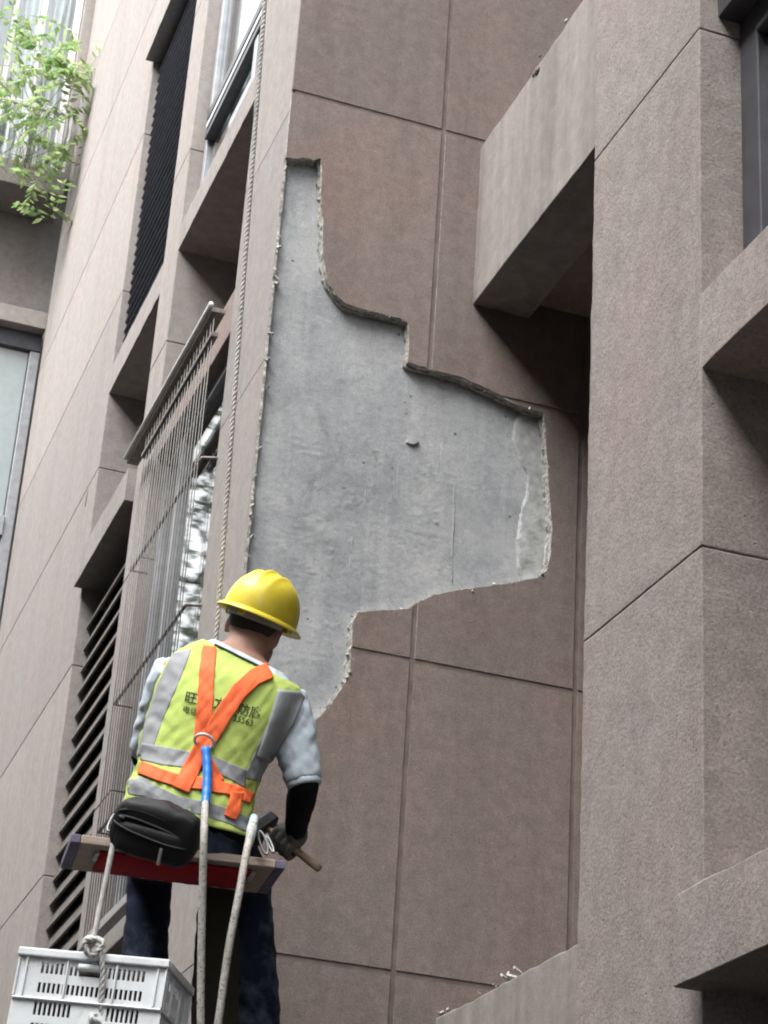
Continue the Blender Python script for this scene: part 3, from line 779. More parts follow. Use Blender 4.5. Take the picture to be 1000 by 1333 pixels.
def torso_ring(s, off, seg):
    l, r, b = interp(TL, s), interp(TR, s), interp(TB, s)
    e = 0.02
    u = ((interp(TL, min(1, s + e)) + interp(TR, min(1, s + e))) - (interp(TL, max(0, s - e)) + interp(TR, max(0, s - e)))).normalized()
    c = (l + r) / 2; A = (r - l) / 2; a = A.length; A = A.normalized()
    F = u.cross(A).normalized()                 # forward, away from the camera
    out = []
    for k in range(seg):
        w = 2 * math.pi * k / seg
        cx, sx = math.cos(w), math.sin(w)
        q = lambda x, p: math.copysign(abs(x) ** p, x)
        out.append(c + A * q(cx, 0.86) * (a + off) + F * q(sx, 0.86) * (b + off))
    return out
def torso(s0, s1, n, seg, off, wr=None, cap=True):
    mb = MB(); rings = [torso_ring(s0 + (s1 - s0) * i / n, off, seg) for i in range(n + 1)]
    for ring in rings: mb.v += [tuple(p) for p in ring]
    for i in range(n):
        for k in range(seg):
            k2 = (k + 1) % seg; mb.f.append((i * seg + k, i * seg + k2, (i + 1) * seg + k2, (i + 1) * seg + k)); mb.m.append(0)
    if cap:
        mb.f.append(tuple(range(seg - 1, -1, -1))); mb.m.append(0); mb.f.append(tuple(n * seg + k for k in range(seg))); mb.m.append(0)
    return mb

# head frame
hU = (CX * 0.37 + CY * 0.93 + CF * 0.16).normalized()
hF = (CF - hU * CF.dot(hU)).normalized(); hR = hF.cross(hU).normalized()
yaw = math.radians(24)
hF, hR = hF * math.cos(yaw) + hR * math.sin(yaw), hR * math.cos(yaw) - hF * math.sin(yaw)
HC = P(332, 818, 6.20)
def hp(r, f, u): return HC + hR * r + hF * f + hU * u

SHR, ELR, WRR = P(374, 914, 6.06), P(396, 1020, 5.97), P(384, 1086, 6.09)
SHL, ELL, WRL = P(226, 876, 6.13), P(190, 985, 6.24), P(232, 1015, 6.50)
HIPR, KNR, ANR = P(288, 1092, 5.90), P(324, 1150, 6.26), P(340, 1400, 6.02)
HIPL, KNL, ANL = P(212, 1080, 5.90), P(196, 1132, 6.26), P(180, 1385, 6.02)

body = torso(0, 1, 40, 40, -0.012)
body.tube([P(313, 862, 6.11), P(318, 848, 6.13), P(325, 832, 6.17), hp(0, 0.01, 0.0)], [.066, .062, .061, .064], 20)
body.ell(hp(0, 0.0, 0.025), hR * .078, hF * .096, hU * .105, 24, 16)
body.ell(hp(0, 0.045, -0.055), hR * .058, hF * .058, hU * .068, 20, 12)         # jaw
body.ell(hp(0, 0.098, -0.030), hR * .014, hF * .020, hU * .022, 10, 8)           # nose
body.ell(hp(0, 0.092, 0.018), hR * .050, hF * .012, hU * .012, 12, 8)            # brow
body.ell(hp(0, 0.088, -0.068), hR * .022, hF * .012, hU * .010, 10, 8)           # lips
for sx in (-1, 1):
    body.ell(hp(sx * .080, -0.008, -0.012), hR * .010, hF * .020, hU * .034, 12, 10)
def arm(mb, a, b, c, r):
    mb.tube([a, a.lerp(b, .5), b], [r[0], r[1], r[2]], 16); mb.ell(b, CX * r[2], CY * r[2], CF * r[2], 14, 10); mb.ell(a, CX * r[0], CY * r[0], CF * r[0], 14, 10)
    mb.tube([b, b.lerp(c, .4), c], [r[2], r[3], r[4]], 16)
arm(body, SHR, ELR, WRR, (.044, .042, .036, .036, .026)); arm(body, SHL, ELL, WRL, (.044, .046, .038, .038, .026))
for w_ in (WRR, WRL): body.ell(w_ + CF * .03, CX * .035, CY * .03, CF * .045, 12, 8)
for h_, k_, a_ in ((HIPR, KNR, ANR), (HIPL, KNL, ANL)):
    body.tube([h_, h_.lerp(k_, .5), k_], [.075, .068, .052], 16); body.ell(k_, CX * .052, CY * .052, CF * .052, 14, 10)
    body.tube([k_, k_.lerp(a_, .35), a_], [.052, .050, .036], 16); body.ell(a_ + Vector((.02, .06, -.05)), Vector((.04, 0, 0)), Vector((0.03, .11, 0)), Vector((0, 0, .035)), 14, 8)
remeshed(body, 'body', SKIN, person, 0.0065, 8)

# hair under the helmet
mb = MB(); vs = []
hr_ = MB()
hr_.ell(hp(0, -0.004, 0.030), hR * .0805, hF * .099, hU * .104, 28, 18)
ho = hr_.build('hair', HAIR, person, True)
bm = bmesh.new(); bm.from_mesh(ho.data)
def hair_cut(co):
    d = co - HC; return d.dot(hU) < (-0.030 if d.dot(hF) < 0.02 else 0.07) + 0.006 * math.sin(d.dot(hR) * 60)
bmesh.ops.delete(bm, geom=[v for v in bm.verts if hair_cut(v.co)], context='VERTS'); bm.to_mesh(ho.data); bm.free()

# hard hat: shell with rolled brim, three ridges, inner band
def hat_pt(w, h, grow=0.0):
    # h: 0 brim .. 1 top
    rr = math.cos(h * math.pi / 2) ** 0.80
    z = 0.132 * math.sin(h * math.pi / 2) ** 0.95
    x, y = math.cos(w) * (.108 + grow) * rr, math.sin(w) * (.134 + grow) * rr
    ridge = 0.0
    for cx, am in ((0, .009), (-.040, .006), (.040, .006)):
        ridge += am * math.exp(-((x - cx) / .008) ** 2) * max(0, math.sin(h * math.pi / 2)) ** 1.5 * (1 if abs(y) < .115 else 0.4)
    return x, y, z + ridge + grow
mb = MB(); nu, nv = 96, 28
UP0 = 0.036
brim = [(1.0, -0.004, 0), (0.0, 0.0, 0)]
prof = []
for j in range(nv): prof.append(j / (nv - 1) * 0.985)
for j, h in enumerate(prof):
    for k in range(nu):
        w = 2 * math.pi * k / nu; x, y, z = hat_pt(w, h)
        mb.v.append(tuple(hp(x, y, UP0 + z)))
for j in range(nv - 1):
    for k in range(nu):
        k2 = (k + 1) % nu; mb.f.append((j * nu + k, j * nu + k2, (j + 1) * nu + k2, (j + 1) * nu + k)); mb.m.append(0)
mb.f.append(tuple((nv - 1) * nu + k for k in range(nu))); mb.m.append(0)
hat = mb.build('hard_hat', YELLOW, person, True)
sm = hat.modifiers.new('t', 'SOLIDIFY'); sm.thickness = 0.003; sm.offset = -1
tag(hat, 'yellow hard hat with three ridges')
mb = MB(); n = 96; rings = []
for k in range(n):
    w = 2 * math.pi * k / n; pk = max(0, math.sin(w)) ** 3 * .030          # peak at the front
    for (g, dz) in ((-.001, .006), (.010, .000), (.0165 + pk, -.008), (.0165 + pk, -.0115), (.009, -.006), (-.003, -.002)):
        mb.v.append(tuple(hp(math.cos(w) * (.108 + g), math.sin(w) * (.134 + g), UP0 + dz)))
for k in range(n):
    k2 = (k + 1) % n
    for j in range(6):
        j2 = (j + 1) % 6; mb.f.append((k * 6 + j, k2 * 6 + j, k2 * 6 + j2, k * 6 + j2)); mb.m.append(0)
mb.build('brim', YELLOW, hat, True)
mb = MB()
for k in range(49):
    w = math.pi * (1.02 + 0.96 * k / 48)
    for (g, dz) in ((0, 0.026), (0, -0.012), (-.004, -0.012), (-.004, .026)):
        drop = -0.006 * math.sin(math.pi * k / 48)
        mb.v.append(tuple(hp(math.cos(w) * (.089 + g), math.sin(w) * (.108 + g) , UP0 + dz + drop - .008)))
for k in range(48):
    for j in range(4):
        j2 = (j + 1) % 4; mb.f.append((k * 4 + j, (k + 1) * 4 + j, (k + 1) * 4 + j2, k * 4 + j2)); mb.m.append(0)
mb.build('head_band', STRAPG, hat, True)
for w in (math.pi * 1.0, math.pi * 1.5, 0.0):
    c = hp(math.cos(w) * .100, math.sin(w) * .122, UP0 - .006); t_ = (hR * -math.sin(w) + hF * math.cos(w)); n_ = hR * math.cos(w) + hF * math.sin(w)
    mb = MB(); mb.obox(c, t_ * .012, n_ * .006, hU * .016); mb.build('clip', YELLOW, hat, bevel=0.003)

# clothes ------------------------------------------------------------
def wrinkle(amp, sc=(9, 9, 22), seed=0.0, tilt=0.5):
    def f(co, n):
        q = Vector((co.x * sc[0], co.y * sc[1], (co.z + tilt * co.x) * sc[2] + seed))
        a = noise.noise(q); b = noise.noise(q * 2.1 + Vector((5, 1, 3)))
        return amp * ((1 - abs(a) * 2) * 0.6 + b * 0.5)
    return f
tsh = torso(0.19, 0.985, 40, 40, -0.002)
HEMR = SHR.lerp(ELR, 0.97); HEML = SHL.lerp(ELL, 0.93)
tsh.tube([SHR + (SHR - ELR) * .06, SHR.lerp(ELR, .35), SHR.lerp(ELR, .7), HEMR], [.058, .060, .054, .047], 20)
tsh.tube([SHL + (SHL - ELL) * .06, SHL.lerp(ELL, .35), SHL.lerp(ELL, .7), HEML], [.060, .060, .054, .048], 20)
tsh.tube([P(311, 860, 6.11), P(315, 850, 6.125)], [.064, .060], 20)
_w1 = wrinkle(0.0078, (8, 8, 13), 3.0, -1.3); _w2 = wrinkle(0.0028, (20, 20, 28), 13.0, 0.8)
remeshed(tsh, 't_shirt', SHIRT, person, 0.006, 3, lambda c, n: _w1(c, n) + _w2(c, n) + 0.002)
for a_, b_ in ((SHR, ELR), (SHL, ELL)):
    hb = MB(); d = (b_ - a_).normalized(); c = a_.lerp(b_, 0.94 if a_ is SHR else .90)
    hb.tube([c, c + d * .004, c + d * .02, c + d * .024], [.0455, .0492, .0492, .0465], 24); hb.build('sleeve_hem', SHIRT, person, True)

slv = MB(); slv.tube([ELR.lerp(SHR, .22), ELR], [.041, .042], 20); slv.ell(ELR, CX * .042, CY * .042, CF * .042, 16, 12)
slv.tube([ELR, ELR.lerp(WRR, .35), ELR.lerp(WRR, .97)], [.042, .042, .030], 20)
remeshed(slv, 'arm_sleeve', BLACK, person, 0.006, 4, wrinkle(0.0025, (16, 16, 30), 1.0))
slv = MB(); slv.tube([ELL.lerp(SHL, .22), ELL], [.041, .042], 20); slv.ell(ELL, CX * .042, CY * .042, CF * .042, 16, 12)
slv.tube([ELL, ELL.lerp(WRL, .35), ELL.lerp(WRL, .97)], [.042, .042, .030], 20)
remeshed(slv, 'arm_sleeve', BLACK, person, 0.006, 4, wrinkle(0.0025, (16, 16, 30), 1.0))

# trousers
tr = MB(); tr.v += [tuple(p) for p in torso(0, 0.14, 8, 40, 0.004).v]; tr = torso(0, 0.20, 10, 40, 0.005)
for h_, k_, a_ in ((HIPR, KNR, ANR), (HIPL, KNL, ANL)):
    tr.tube([h_, h_.lerp(k_, .5), k_], [.076, .074, .064], 20); tr.ell(k_, CX * .064, CY * .064, CF * .064, 16, 12)
    tr.tube([k_, k_.lerp(a_, .3), k_.lerp(a_, .6), a_], [.064, .063, .066, .060], 20)
remeshed(tr, 'trousers', JEANS, person, 0.008, 5, wrinkle(0.007, (8, 8, 17), 8.0, 0.8))
for a_, k_ in ((ANR, KNR), (ANL, KNL)):
    bt = MB(); f_ = Vector((.28, .96, 0)); s_ = Vector((.96, -.28, 0))
    bt.tube([a_ + Vector((0, 0, .05)), a_ + Vector((0, 0, -.06))], [.048, .046], 16)
    bt.ell(a_ + f_ * .05 + Vector((0, 0, -.07)), s_ * .045, f_ * .125, Vector((0, 0, .042)), 18, 10)
    remeshed(bt, 'boot', RUBBER, person, 0.008, 4)

# vest: open shell over the torso
vest_mb = torso(0.155, 0.93, 110, 160, 0.009, cap=False)
wv = wrinkle(0.0085, (6, 6, 13), 21.0, 1.2); wv2 = wrinkle(0.0042, (14, 14, 22), 4.0, -1.4)
vm = vest_mb.mesh('safety_vest', NEON, True)
nrm = [v.normal.copy() for v in vm.vertices]
zlo = min(v.co.z for v in vm.vertices); zhi = max(v.co.z for v in vm.vertices)
for v, n_ in zip(vm.vertices, nrm):
    k = (v.co.z - zlo) / (zhi - zlo); v.co += n_ * (wv(v.co, n_) + wv2(v.co, n_)) * (1.5 - 1.0 * k)
    if k < 0.06: v.co += n_ * 0.012 * (1 - k / 0.06)
vest = link(bpy.data.objects.new('safety_vest', vm), person)
sm = vest.modifiers.new('t', 'SOLIDIFY'); sm.thickness = 0.002; sm.offset = 1
def pix(co):
    d = co - CAM; z = d.dot(CF); return 500 + FPX * d.dot(CX) / z, 666.5 - FPX * d.dot(CY) / z
def cut_neck(me, e):              # straight collar line across the nape
    d1, d2 = ray(282, 841 - e), ray(345, 872 - e); no = d1.cross(d2).normalized()
    if no.dot(CY) < 0: no = -no
    bm = bmesh.new(); bm.from_mesh(me)
    bmesh.ops.bisect_plane(bm, geom=list(bm.verts) + list(bm.edges) + list(bm.faces), plane_co=CAM, plane_no=no, clear_outer=True)
    bm.to_mesh(me); bm.free()
VB = BVHTree.FromPolygons([v.co for v in vm.vertices], [tuple(p.vertices) for p in vm.polygons])
cut_neck(vm, 0); cut_neck(bpy.data.objects['t_shirt'].data, 8)
def hit(u, v):
    d = ray(u, v).normalized(); l, n_, i, t = VB.ray_cast(CAM, d)
    if l is None:
        q = P(u, v, 5.93); l, n_, i, t = VB.find_nearest(q)
    if n_.dot(d) > 0: n_ = -n_
    return l, n_
def resample(pl, n):
    pl = [Vector(p) for p in pl]; L = [0]
    for a, b in zip(pl[:-1], pl[1:]): L.append(L[-1] + (b - a).length)
    out = []; j = 0
    for i in range(n + 1):
        d = L[-1] * i / n
        while j < len(L) - 2 and L[j + 1] < d: j += 1
        out.append(pl[j].lerp(pl[j + 1], (d - L[j]) / max(1e-9, L[j + 1] - L[j])))
    return out
def strip(name, mat, parent, A_, B_, off=0.0032, th=0.0012, n=64, m=14, lift=None):
    """band lying on the vest between two outlines"""
    a, b = resample(A_, n), resample(B_, n); mb = MB(); fr = []; bk = []
    pts = []
    for i in range(n + 1):
        for j in range(m + 1):
            q = a[i].lerp(b[i], j / m); l, nn = hit(q.x, q.y); pts.append((l, nn))
    # smooth so the band bridges folds
    def sm_(ps):
        out = []
        for i in range(n + 1):
            for j in range(m + 1):
                acc = Vector(); c = 0
                for di in (-1, 0, 1):
                    for dj in (-1, 0, 1):
                        ii, jj = i + di, j + dj
                        if 0 <= ii <= n and 0 <= jj <= m: acc += ps[ii * (m + 1) + jj]; c += 1
                out.append(acc / c)
        return out
    nn = [p[1] for p in pts]
    for _ in range(2): nn = sm_(nn)
    N = len(pts)
    mb.v = [tuple(p[0] + q.normalized() * off) for p, q in zip(pts, nn)] + [tuple(p[0] + q.normalized() * (off - th - 0.002)) for p, q in zip(pts, nn)]
    w = m + 1
    for i in range(n):
        for j in range(m):
            f = (i * w + j, i * w + j + 1, (i + 1) * w + j + 1, (i + 1) * w + j); mb.f.append(f); mb.m.append(0)
            mb.f.append(tuple(N + k for k in reversed(f))); mb.m.append(0)
    ring = [j for j in range(w)] + [i * w + m for i in range(1, n + 1)] + [n * w + j for j in range(m - 1, -1, -1)] + [i * w for i in range(n - 1, 0, -1)]
    for k in range(len(ring)):
        x, y = ring[k], ring[(k + 1) % len(ring)]; mb.f.append((x, N + x, N + y, y)); mb.m.append(0)
    return mb.build(name, mat, parent, True)
def band(pl, wd):
    """outline pair from a centre line and width in photo pixels"""
    pl = [Vector(p) for p in pl]; A_ = []; B_ = []
    for i, p in enumerate(pl):
        t = (pl[min(i + 1, len(pl) - 1)] - pl[max(i - 1, 0)]).normalized(); n_ = Vector((-t.y, t.x)) * (wd[i] if hasattr(wd, '__len__') else wd) / 2
        A_.append(p + n_); B_.append(p - n_)
    return A_, B_
strip('reflective_stripe', REFL, vest, [(226, 850), (207, 890), (190, 940), (179, 985)], [(250, 846), (233, 890), (213, 937), (198, 980)])
strip('reflective_stripe', REFL, vest, [(365, 898), (350, 938), (333, 975), (316, 1012)], [(388, 912), (376, 945), (358, 980), (338, 1018)])
strip('reflective_stripe', REFL, vest, [(186, 968), (215, 973), (243, 978), (285, 988), (320, 1002)], [(184, 990), (212, 997), (240, 1000), (284, 1007), (318, 1026)], 0.0042)
strip('reflective_stripe', REFL, vest, [(167, 1016), (186, 1012), (206, 1024), (235, 1038), (262, 1043), (295, 1052), (326, 1066)], [(168, 1034), (186, 1037), (206, 1046), (235, 1056), (260, 1061), (295, 1072), (326, 1086)])
# stiff grey shoulder flap standing off the right arm
ts_ = bpy.data.objects['t_shirt'].data
SB = BVHTree.FromPolygons([v.co for v in ts_.vertices], [tuple(p.vertices) for p in ts_.polygons])
fl = MB(); NI, NJ = 24, 10
A_ = resample([(362, 898), (350, 938), (334, 985)], NI); B_ = resample([(391, 900), (397, 908), (384, 940), (352, 994)], NI)
for i in range(NI + 1):
    row = []
    for j in range(NJ + 1):
        q = A_[i].lerp(B_[i], j / NJ); d = ray(q.x, q.y).normalized(); ts = []
        for bv in (VB, SB):
            h_ = bv.ray_cast(CAM, d)
            if h_[0] is not None: ts.append((h_[0] - CAM).dot(CF))
        row.append(min(ts) if ts else (row[-1] + .012 if row else 6.0))
    for _ in range(3): row = [sum(row[max(0, k - 1):k + 2]) / len(row[max(0, k - 1):k + 2]) for k in range(len(row))]
    for j in range(NJ + 1):
        q = A_[i].lerp(B_[i], j / NJ); fl.v.append(tuple(P(q.x, q.y, row[j] - .009 - .004 * math.sin(j / NJ * 3))))
for i in range(NI):
    for j in range(NJ): a = i * (NJ + 1) + j; fl.f.append((a, a + 1, a + NJ + 2, a + NJ + 1)); fl.m.append(0)
fo = fl.build('shoulder_flap', REFL, vest, True); sm = fo.modifiers.new('t', 'SOLIDIFY'); sm.thickness = 0.003
# neckline piping
pp = [hit(u, 841 + (u - 282) * .492)[0] + hit(u, 841 + (u - 282) * .492)[1] * 0.003 for u in range(280, 352, 6)]
mb = MB(); mb.tube(smooth_path(pp, 6), 0.004, 6); mb.build('neck_piping', DKPIPE, vest, True)

# print on the back: follows the cloth
PRINT = plain('black_print', (0.035, 0.05, 0.02), 0.8)
def print_text(txt, org, ex, h, name):
    cu = bpy.data.curves.new('t', 'FONT'); cu.body = txt; cu.size = 1; cu.offset = 0.012
    o = bpy.data.objects.new('t', cu); COL.objects.link(o)
    dg = bpy.context.evaluated_depsgraph_get(); dg.update()
    me = bpy.data.meshes.new_from_object(o.evaluated_get(dg)); bpy.data.objects.remove(o)
    if not me.vertices: return
    bm = bmesh.new(); bm.from_mesh(me); bmesh.ops.triangulate(bm, faces=list(bm.faces))
    for _ in range(2): 
        es = [e for e in bm.edges if e.calc_length() > 0.25]
        if es: bmesh.ops.subdivide_edges(bm, edges=es, cuts=1); bmesh.ops.triangulate(bm, faces=[f for f in bm.faces if len(f.verts) > 3])
    org = Vector(org); ex = Vector(ex); ey = Vector((ex.y, -ex.x))
    for v in bm.verts:
        q = org + ex * v.co.x * h + ey * v.co.y * h
        l, nn = hit(q.x, q.y); v.co = l + nn * 0.0042
    bm.to_mesh(me); bm.free(); me.materials.clear(); me.materials.append(PRINT)
    return link(bpy.data.objects.new(name, me), vest)
e1 = Vector((math.cos(.22), math.sin(.22)))
print_text('旺', (240, 913), e1, 16, 'print')
print_text('昌', (254.5, 916), e1, 16, 'print')
print_text('方', (277, 921), e1, 16, 'print')
print_text('防', (308, 928), Vector((math.cos(.27), math.sin(.27))), 16, 'print')
print_text('腐', (323, 932), Vector((math.cos(.27), math.sin(.27))), 16, 'print')
print_text('电话', (237, 927), e1, 10.5, 'print')
print_text('35563', (302, 938), Vector((math.cos(.30), math.sin(.30))), 11, 'print')

# harness ------------------------------------------------------------
har = strip('safety_harness', ORANGE, person, *band([(273, 843), (270, 870), (268, 900), (266, 935), (262, 962), (264, 985), (285, 1020)], [17, 19, 20, 21, 20, 18, 16]), off=0.0075, th=0.003, n=80)
tag(har, 'orange webbing harness crossing on the back')
strip('strap', ORANGE, har, *band([(350, 875), (330, 884), (312, 900), (294, 925), (276, 955), (262, 978), (248, 1002), (236, 1030)], [22, 21, 21, 22, 23, 22, 22, 21]), off=0.0105, th=0.003, n=90)
strip('strap', ORANGE, har, *band([(184, 1000), (205, 1009), (230, 1018), (262, 1022), (295, 1028), (326, 1040)], [16, 16, 16, 15, 15, 15]), off=0.0085, th=0.003)
strip('strap', ORANGE, har, *band([(306, 1032), (304, 1048), (298, 1066)], [15, 16, 15]), off=0.0115, th=0.003, n=20)
# steel ring and blue sleeve of the lanyard
rc, rn = hit(262, 970); rc += rn * 0.022
mb = MB(); ring = []
for k in range(25):
    w = 2 * math.pi * k / 24; ring.append(rc + (CX * math.cos(w) * 1.0 + CY * (math.sin(w) * .62 - math.cos(w) * .25)) * .026 + rn * .006 * math.sin(w))
mb.tube(ring, 0.0045, 8, caps=False); mb.build('ring', plain('pale_ring', (0.62, 0.58, 0.52), 0.4, 0.3), har, True)

# waist bag on the back of the belt
bc = P(203, 1082, 5.60)
bX = (P(262, 1098, 5.60) - P(150, 1068, 5.66)).normalized(); bY = (CY * 1.0 + CX * 0.12); bY = (bY - bX * bY.dot(bX)).normalized(); bZ = bX.cross(bY)
NYLON = cloth('black_nylon', (0.010, 0.010, 0.012), 0.3, rough=0.55, b=0.5); NYLON.node_tree.nodes['Principled BSDF'].inputs['Specular IOR Level'].default_value = 0.25
bag = MB(); bag.ell(bc, bX * .118, bZ * .048, bY * .078, 48, 28, p=0.48)
bo = bag.build('waist_bag', NYLON, person, True)
for v in bo.data.vertices:
    q = v.co; v.co += (q - bc).normalized() * (noise.noise(q * 14) * .010 + noise.noise(q * 34) * .005)
tag(bo, 'black zipped waist bag')
pk = MB(); pk.ell(bc - bY * .026 + bZ * (.016 if bZ.dot(CF) < 0 else -.016), bX * .098, bZ * .044, bY * .046, 36, 20, p=0.5); pk.build('pocket', NYLON, bo, True)
for dy, wd, r in ((.045, .100, .006), (.022, .098, .0045), (-.012, .106, .004)):
    mb = MB(); pts = []
    for k in range(25):
        s_ = -1 + 2 * k / 24
        pts.append(bc + bX * s_ * wd + bY * (dy * (1 - .55 * abs(s_) ** 3) - .012 * s_) + bZ * ((.049 if dy > .01 else .0615) if bZ.dot(CF) < 0 else (-.049 if dy > .01 else -.0615)) * (1 - .30 * s_ ** 4) * (1 if abs(dy) < .04 else .90))
    mb.tube(pts, r, 8); mb.build('zip', NYLON, bo, True)
zf = 1 if bZ.dot(CF) < 0 else -1
mb = MB(); c = bc + bX * .045 - bY * .05 + bZ * zf * .061; mb.obox(c, bX * .004, bZ * .004, bY * .022); mb.build('zip_pull', STRAPG, bo, bevel=.001)
mb = MB(); c = bc - bX * .085 + bY * .022 + bZ * zf * .046; mb.obox(c, bX * .008, bZ * .003, bY * .003); mb.build('zip_pull', METAL, bo, bevel=.001)
# belt of the bag
mb = MB(); pts = [P(250, 1072, 5.70), P(285, 1082, 5.71), P(320, 1092, 5.76), P(334, 1092, 5.84)]
mb.tube(smooth_path(pts, 6), 0.022, 8, flat=(CF, .35)); mb.build('belt', BLACK, bo, True)

# gloves: fist on the hammer
HH, HT = P(343, 1074, 6.14), P(416, 1131, 6.05)
hd = (HT - HH).normalized(); HM = HH.lerp(HT, .40)
def glove(center, axis, wrist, flip=1):
    e1 = (wrist - center); e1 = (e1 - axis * e1.dot(axis)).normalized(); e2 = axis.cross(e1) * flip
    g = MB(); pal = center + e1 * .030 - e2 * .004
    g.ell(pal, axis * .044, e1 * .024, e2 * .034, 16, 10)
    g.tube([pal + e1 * .01, wrist.lerp(pal, .25), wrist + (wrist - pal).normalized() * .02], [.030, .032, .036], 14)
    for k, (a, L) in enumerate(((-.034, 4.4), (-.0115, 4.9), (.0115, 4.8), (.033, 4.2))):
        pts = []; rs = []
        for j in range(12):
            w = 0.55 + L * j / 11 * .98; r = .029 if j < 9 else .026
            pts.append(center + axis * a * (1 - .04 * j / 11) + (e1 * math.cos(w) + e2 * math.sin(w)) * r); rs.append(.0118 - .0022 * j / 11)
        g.tube(pts, rs, 10); g.ell(pts[-1], CX * .0098, CY * .0098, CF * .0098, 8, 6)
    th = [pal - axis * .030 - e2 * .018, center - axis * .048 + e1 * .010 - e2 * .030, center - axis * .044 - e1 * .016 - e2 * .030, center - axis * .034 - e1 * .032 - e2 * .012]
    g.tube(smooth_path(th, 4), [.016 - .005 * k / 12 for k in range(13)], 10)
    return g
remeshed(glove(HM, hd, WRR), 'glove', GLOVE, person, 0.0035, 4, wrinkle(0.0015, (40, 40, 40), 2.0))
LC = WRL + CF * .06 + CX * .03
remeshed(glove(LC, CX, WRL, -1), 'glove', GLOVE, person, 0.004, 4)

# hammer in the fist
WOODH = plain('worn_wood_handle', (0.42, 0.30, 0.22), 0.7, var=0.3, scale=30)
ham = thing('hammer', 'club hammer with dusty wooden handle gripped in the gloved right hand', 'hammer', HM)
mb = MB(); mb.tube([HH, HH.lerp(HT, .5), HH.lerp(HT, .93), HT], [.0125, .013, .015, .0135], 12, flat=(hd.cross(CF).normalized(), .8)); mb.build('handle', WOODH, ham, True)
mb = MB(); e_ = (CX * .84 + CY * .12 + CF * .5); e_ = (e_ - hd * e_.dot(hd)).normalized(); f_ = hd.cross(e_)
mb.obox(HH, e_ * .046, f_ * .019, hd * .019); mb.build('head', plain('dark_iron', (0.05, 0.05, 0.052), 0.5, 0.6, var=0.4, scale=40), ham, bevel=.005)

# ------------------------------------------------------------------ seat board
WOOD = NT('seat_board_wood')
WOOD.bump(WOOD.noise(1, 4, 0.6, WOOD.scaled((14, 160, 160))), 0.3, 0.002)
WOOD = WOOD.out(WOOD.ramp(WOOD.noise(1, 4, 0.6, WOOD.scaled((8, 90, 90))), [(0.3, (0.33, 0.255, 0.205)), (0.7, (0.47, 0.385, 0.325))]), 0.75, 0, 0.3)
PURPLE = plain('purple_painted_end', (0.15, 0.13, 0.20), 0.7, var=0.3)
RED = cloth('red_webbing', (0.36, 0.018, 0.028), 0.15)
B1 = P(92, 1091, 5.62); zb = B1.z
def onz(u, v, z):
    d = ray(u, v); return CAM + d * ((z - CAM.z) / d.z)
B2 = onz(372, 1127, zb)
bx_ = (B2 - B1).normalized(); by_ = Vector((-bx_.y, bx_.x, 0)); bl = (B2 - B1).length; bd = 0.265
brd = thing('seat_board', 'wooden seat board with purple ends and red strap that the worker sits on', 'seat board', (B1 + B2) / 2)
bz_ = Vector((0, 0, 1)); ctr = B1 + bx_ * bl / 2 + by_ * bd / 2
mb = MB(); mb.obox(ctr + bz_ * .002, bx_ * (bl / 2 - .028), by_ * bd / 2, bz_ * .012); mb.build('plank', WOOD, brd, bevel=.003)
for s_ in (-1, 1):
    mb = MB(); mb.obox(ctr + bx_ * s_ * (bl / 2 - .014) + bz_ * .002, bx_ * .0135, by_ * bd / 2, bz_ * .012); mb.build('painted_end', PURPLE, brd, bevel=.003)
mb = MB(); n = 30
for i in range(n + 1):
    q = ctr + bx_ * (bl - .17) * (i / n - .5) - bz_ * (.016 + .004 * math.sin(math.pi * i / n) + .0015 * math.sin(i * 1.7))
    for sy in (-.095, .02, .095): mb.v.append(tuple(q + by_ * sy - bz_ * (.002 if sy == .02 else 0)))
for i in range(n):
    for j in range(2): mb.f.append((i * 3 + j, i * 3 + j + 1, i * 3 + j + 4, i * 3 + j + 3)); mb.m.append(0)
st = mb.build('under_strap', RED, brd, True); sm = st.modifiers.new('t', 'SOLIDIFY'); sm.thickness = .005
for s_ in (-1, 1):
    mb = MB(); q = ctr + bx_ * s_ * (bl / 2 - .078)
    mb.tube([q - by_ * .085 - bz_ * .016, q - by_ * .03 - bz_ * .018], .007, 8); mb.build('strap_pin', ROPE3, brd, True)
    # red slings rising from the board to the work rope
    mb = MB(); q0 = ctr + bx_ * s_ * (bl / 2 - .085) + by_ * .02 + bz_ * .014; q1 = q0 + bz_ * .07 - bx_ * s_ * .06 + by_ * .22; q2 = a2 + bx_ * .01 * s_
    mb.tube(smooth_path([q0, q1, q1.lerp(q2, .5) + by_ * .04, q2], 8), .013, 8, flat=(by_, .3)); mb.build('sling', RED, brd, True)
# snap hooks beside the worker's hips
def hook(p0, p1, wd, nm):
    ax = (p1 - p0); L = ax.length; ax.normalize(); sd_ = CX * wd
    mb = MB(); pts = []
    for k in range(33):
        w = 2 * math.pi * k / 32; pts.append(p0.lerp(p1, .5) + ax * math.sin(w) * L / 2 + sd_ * math.cos(w) * (1 if math.cos(w) > 0 else .8))
    mb.tube(pts, .0038, 8, caps=False); return mb.build(nm, METAL, brd, True)
hook(P(347, 1112, 5.68), P(338, 1082, 5.72), .010, 'snap_hook')
hook(P(356, 1110, 5.76), P(347, 1088, 5.80), .005, 'snap_hook')
hook(P(141, 1082, 5.66), P(150, 1060, 5.72), .008, 'snap_hook')

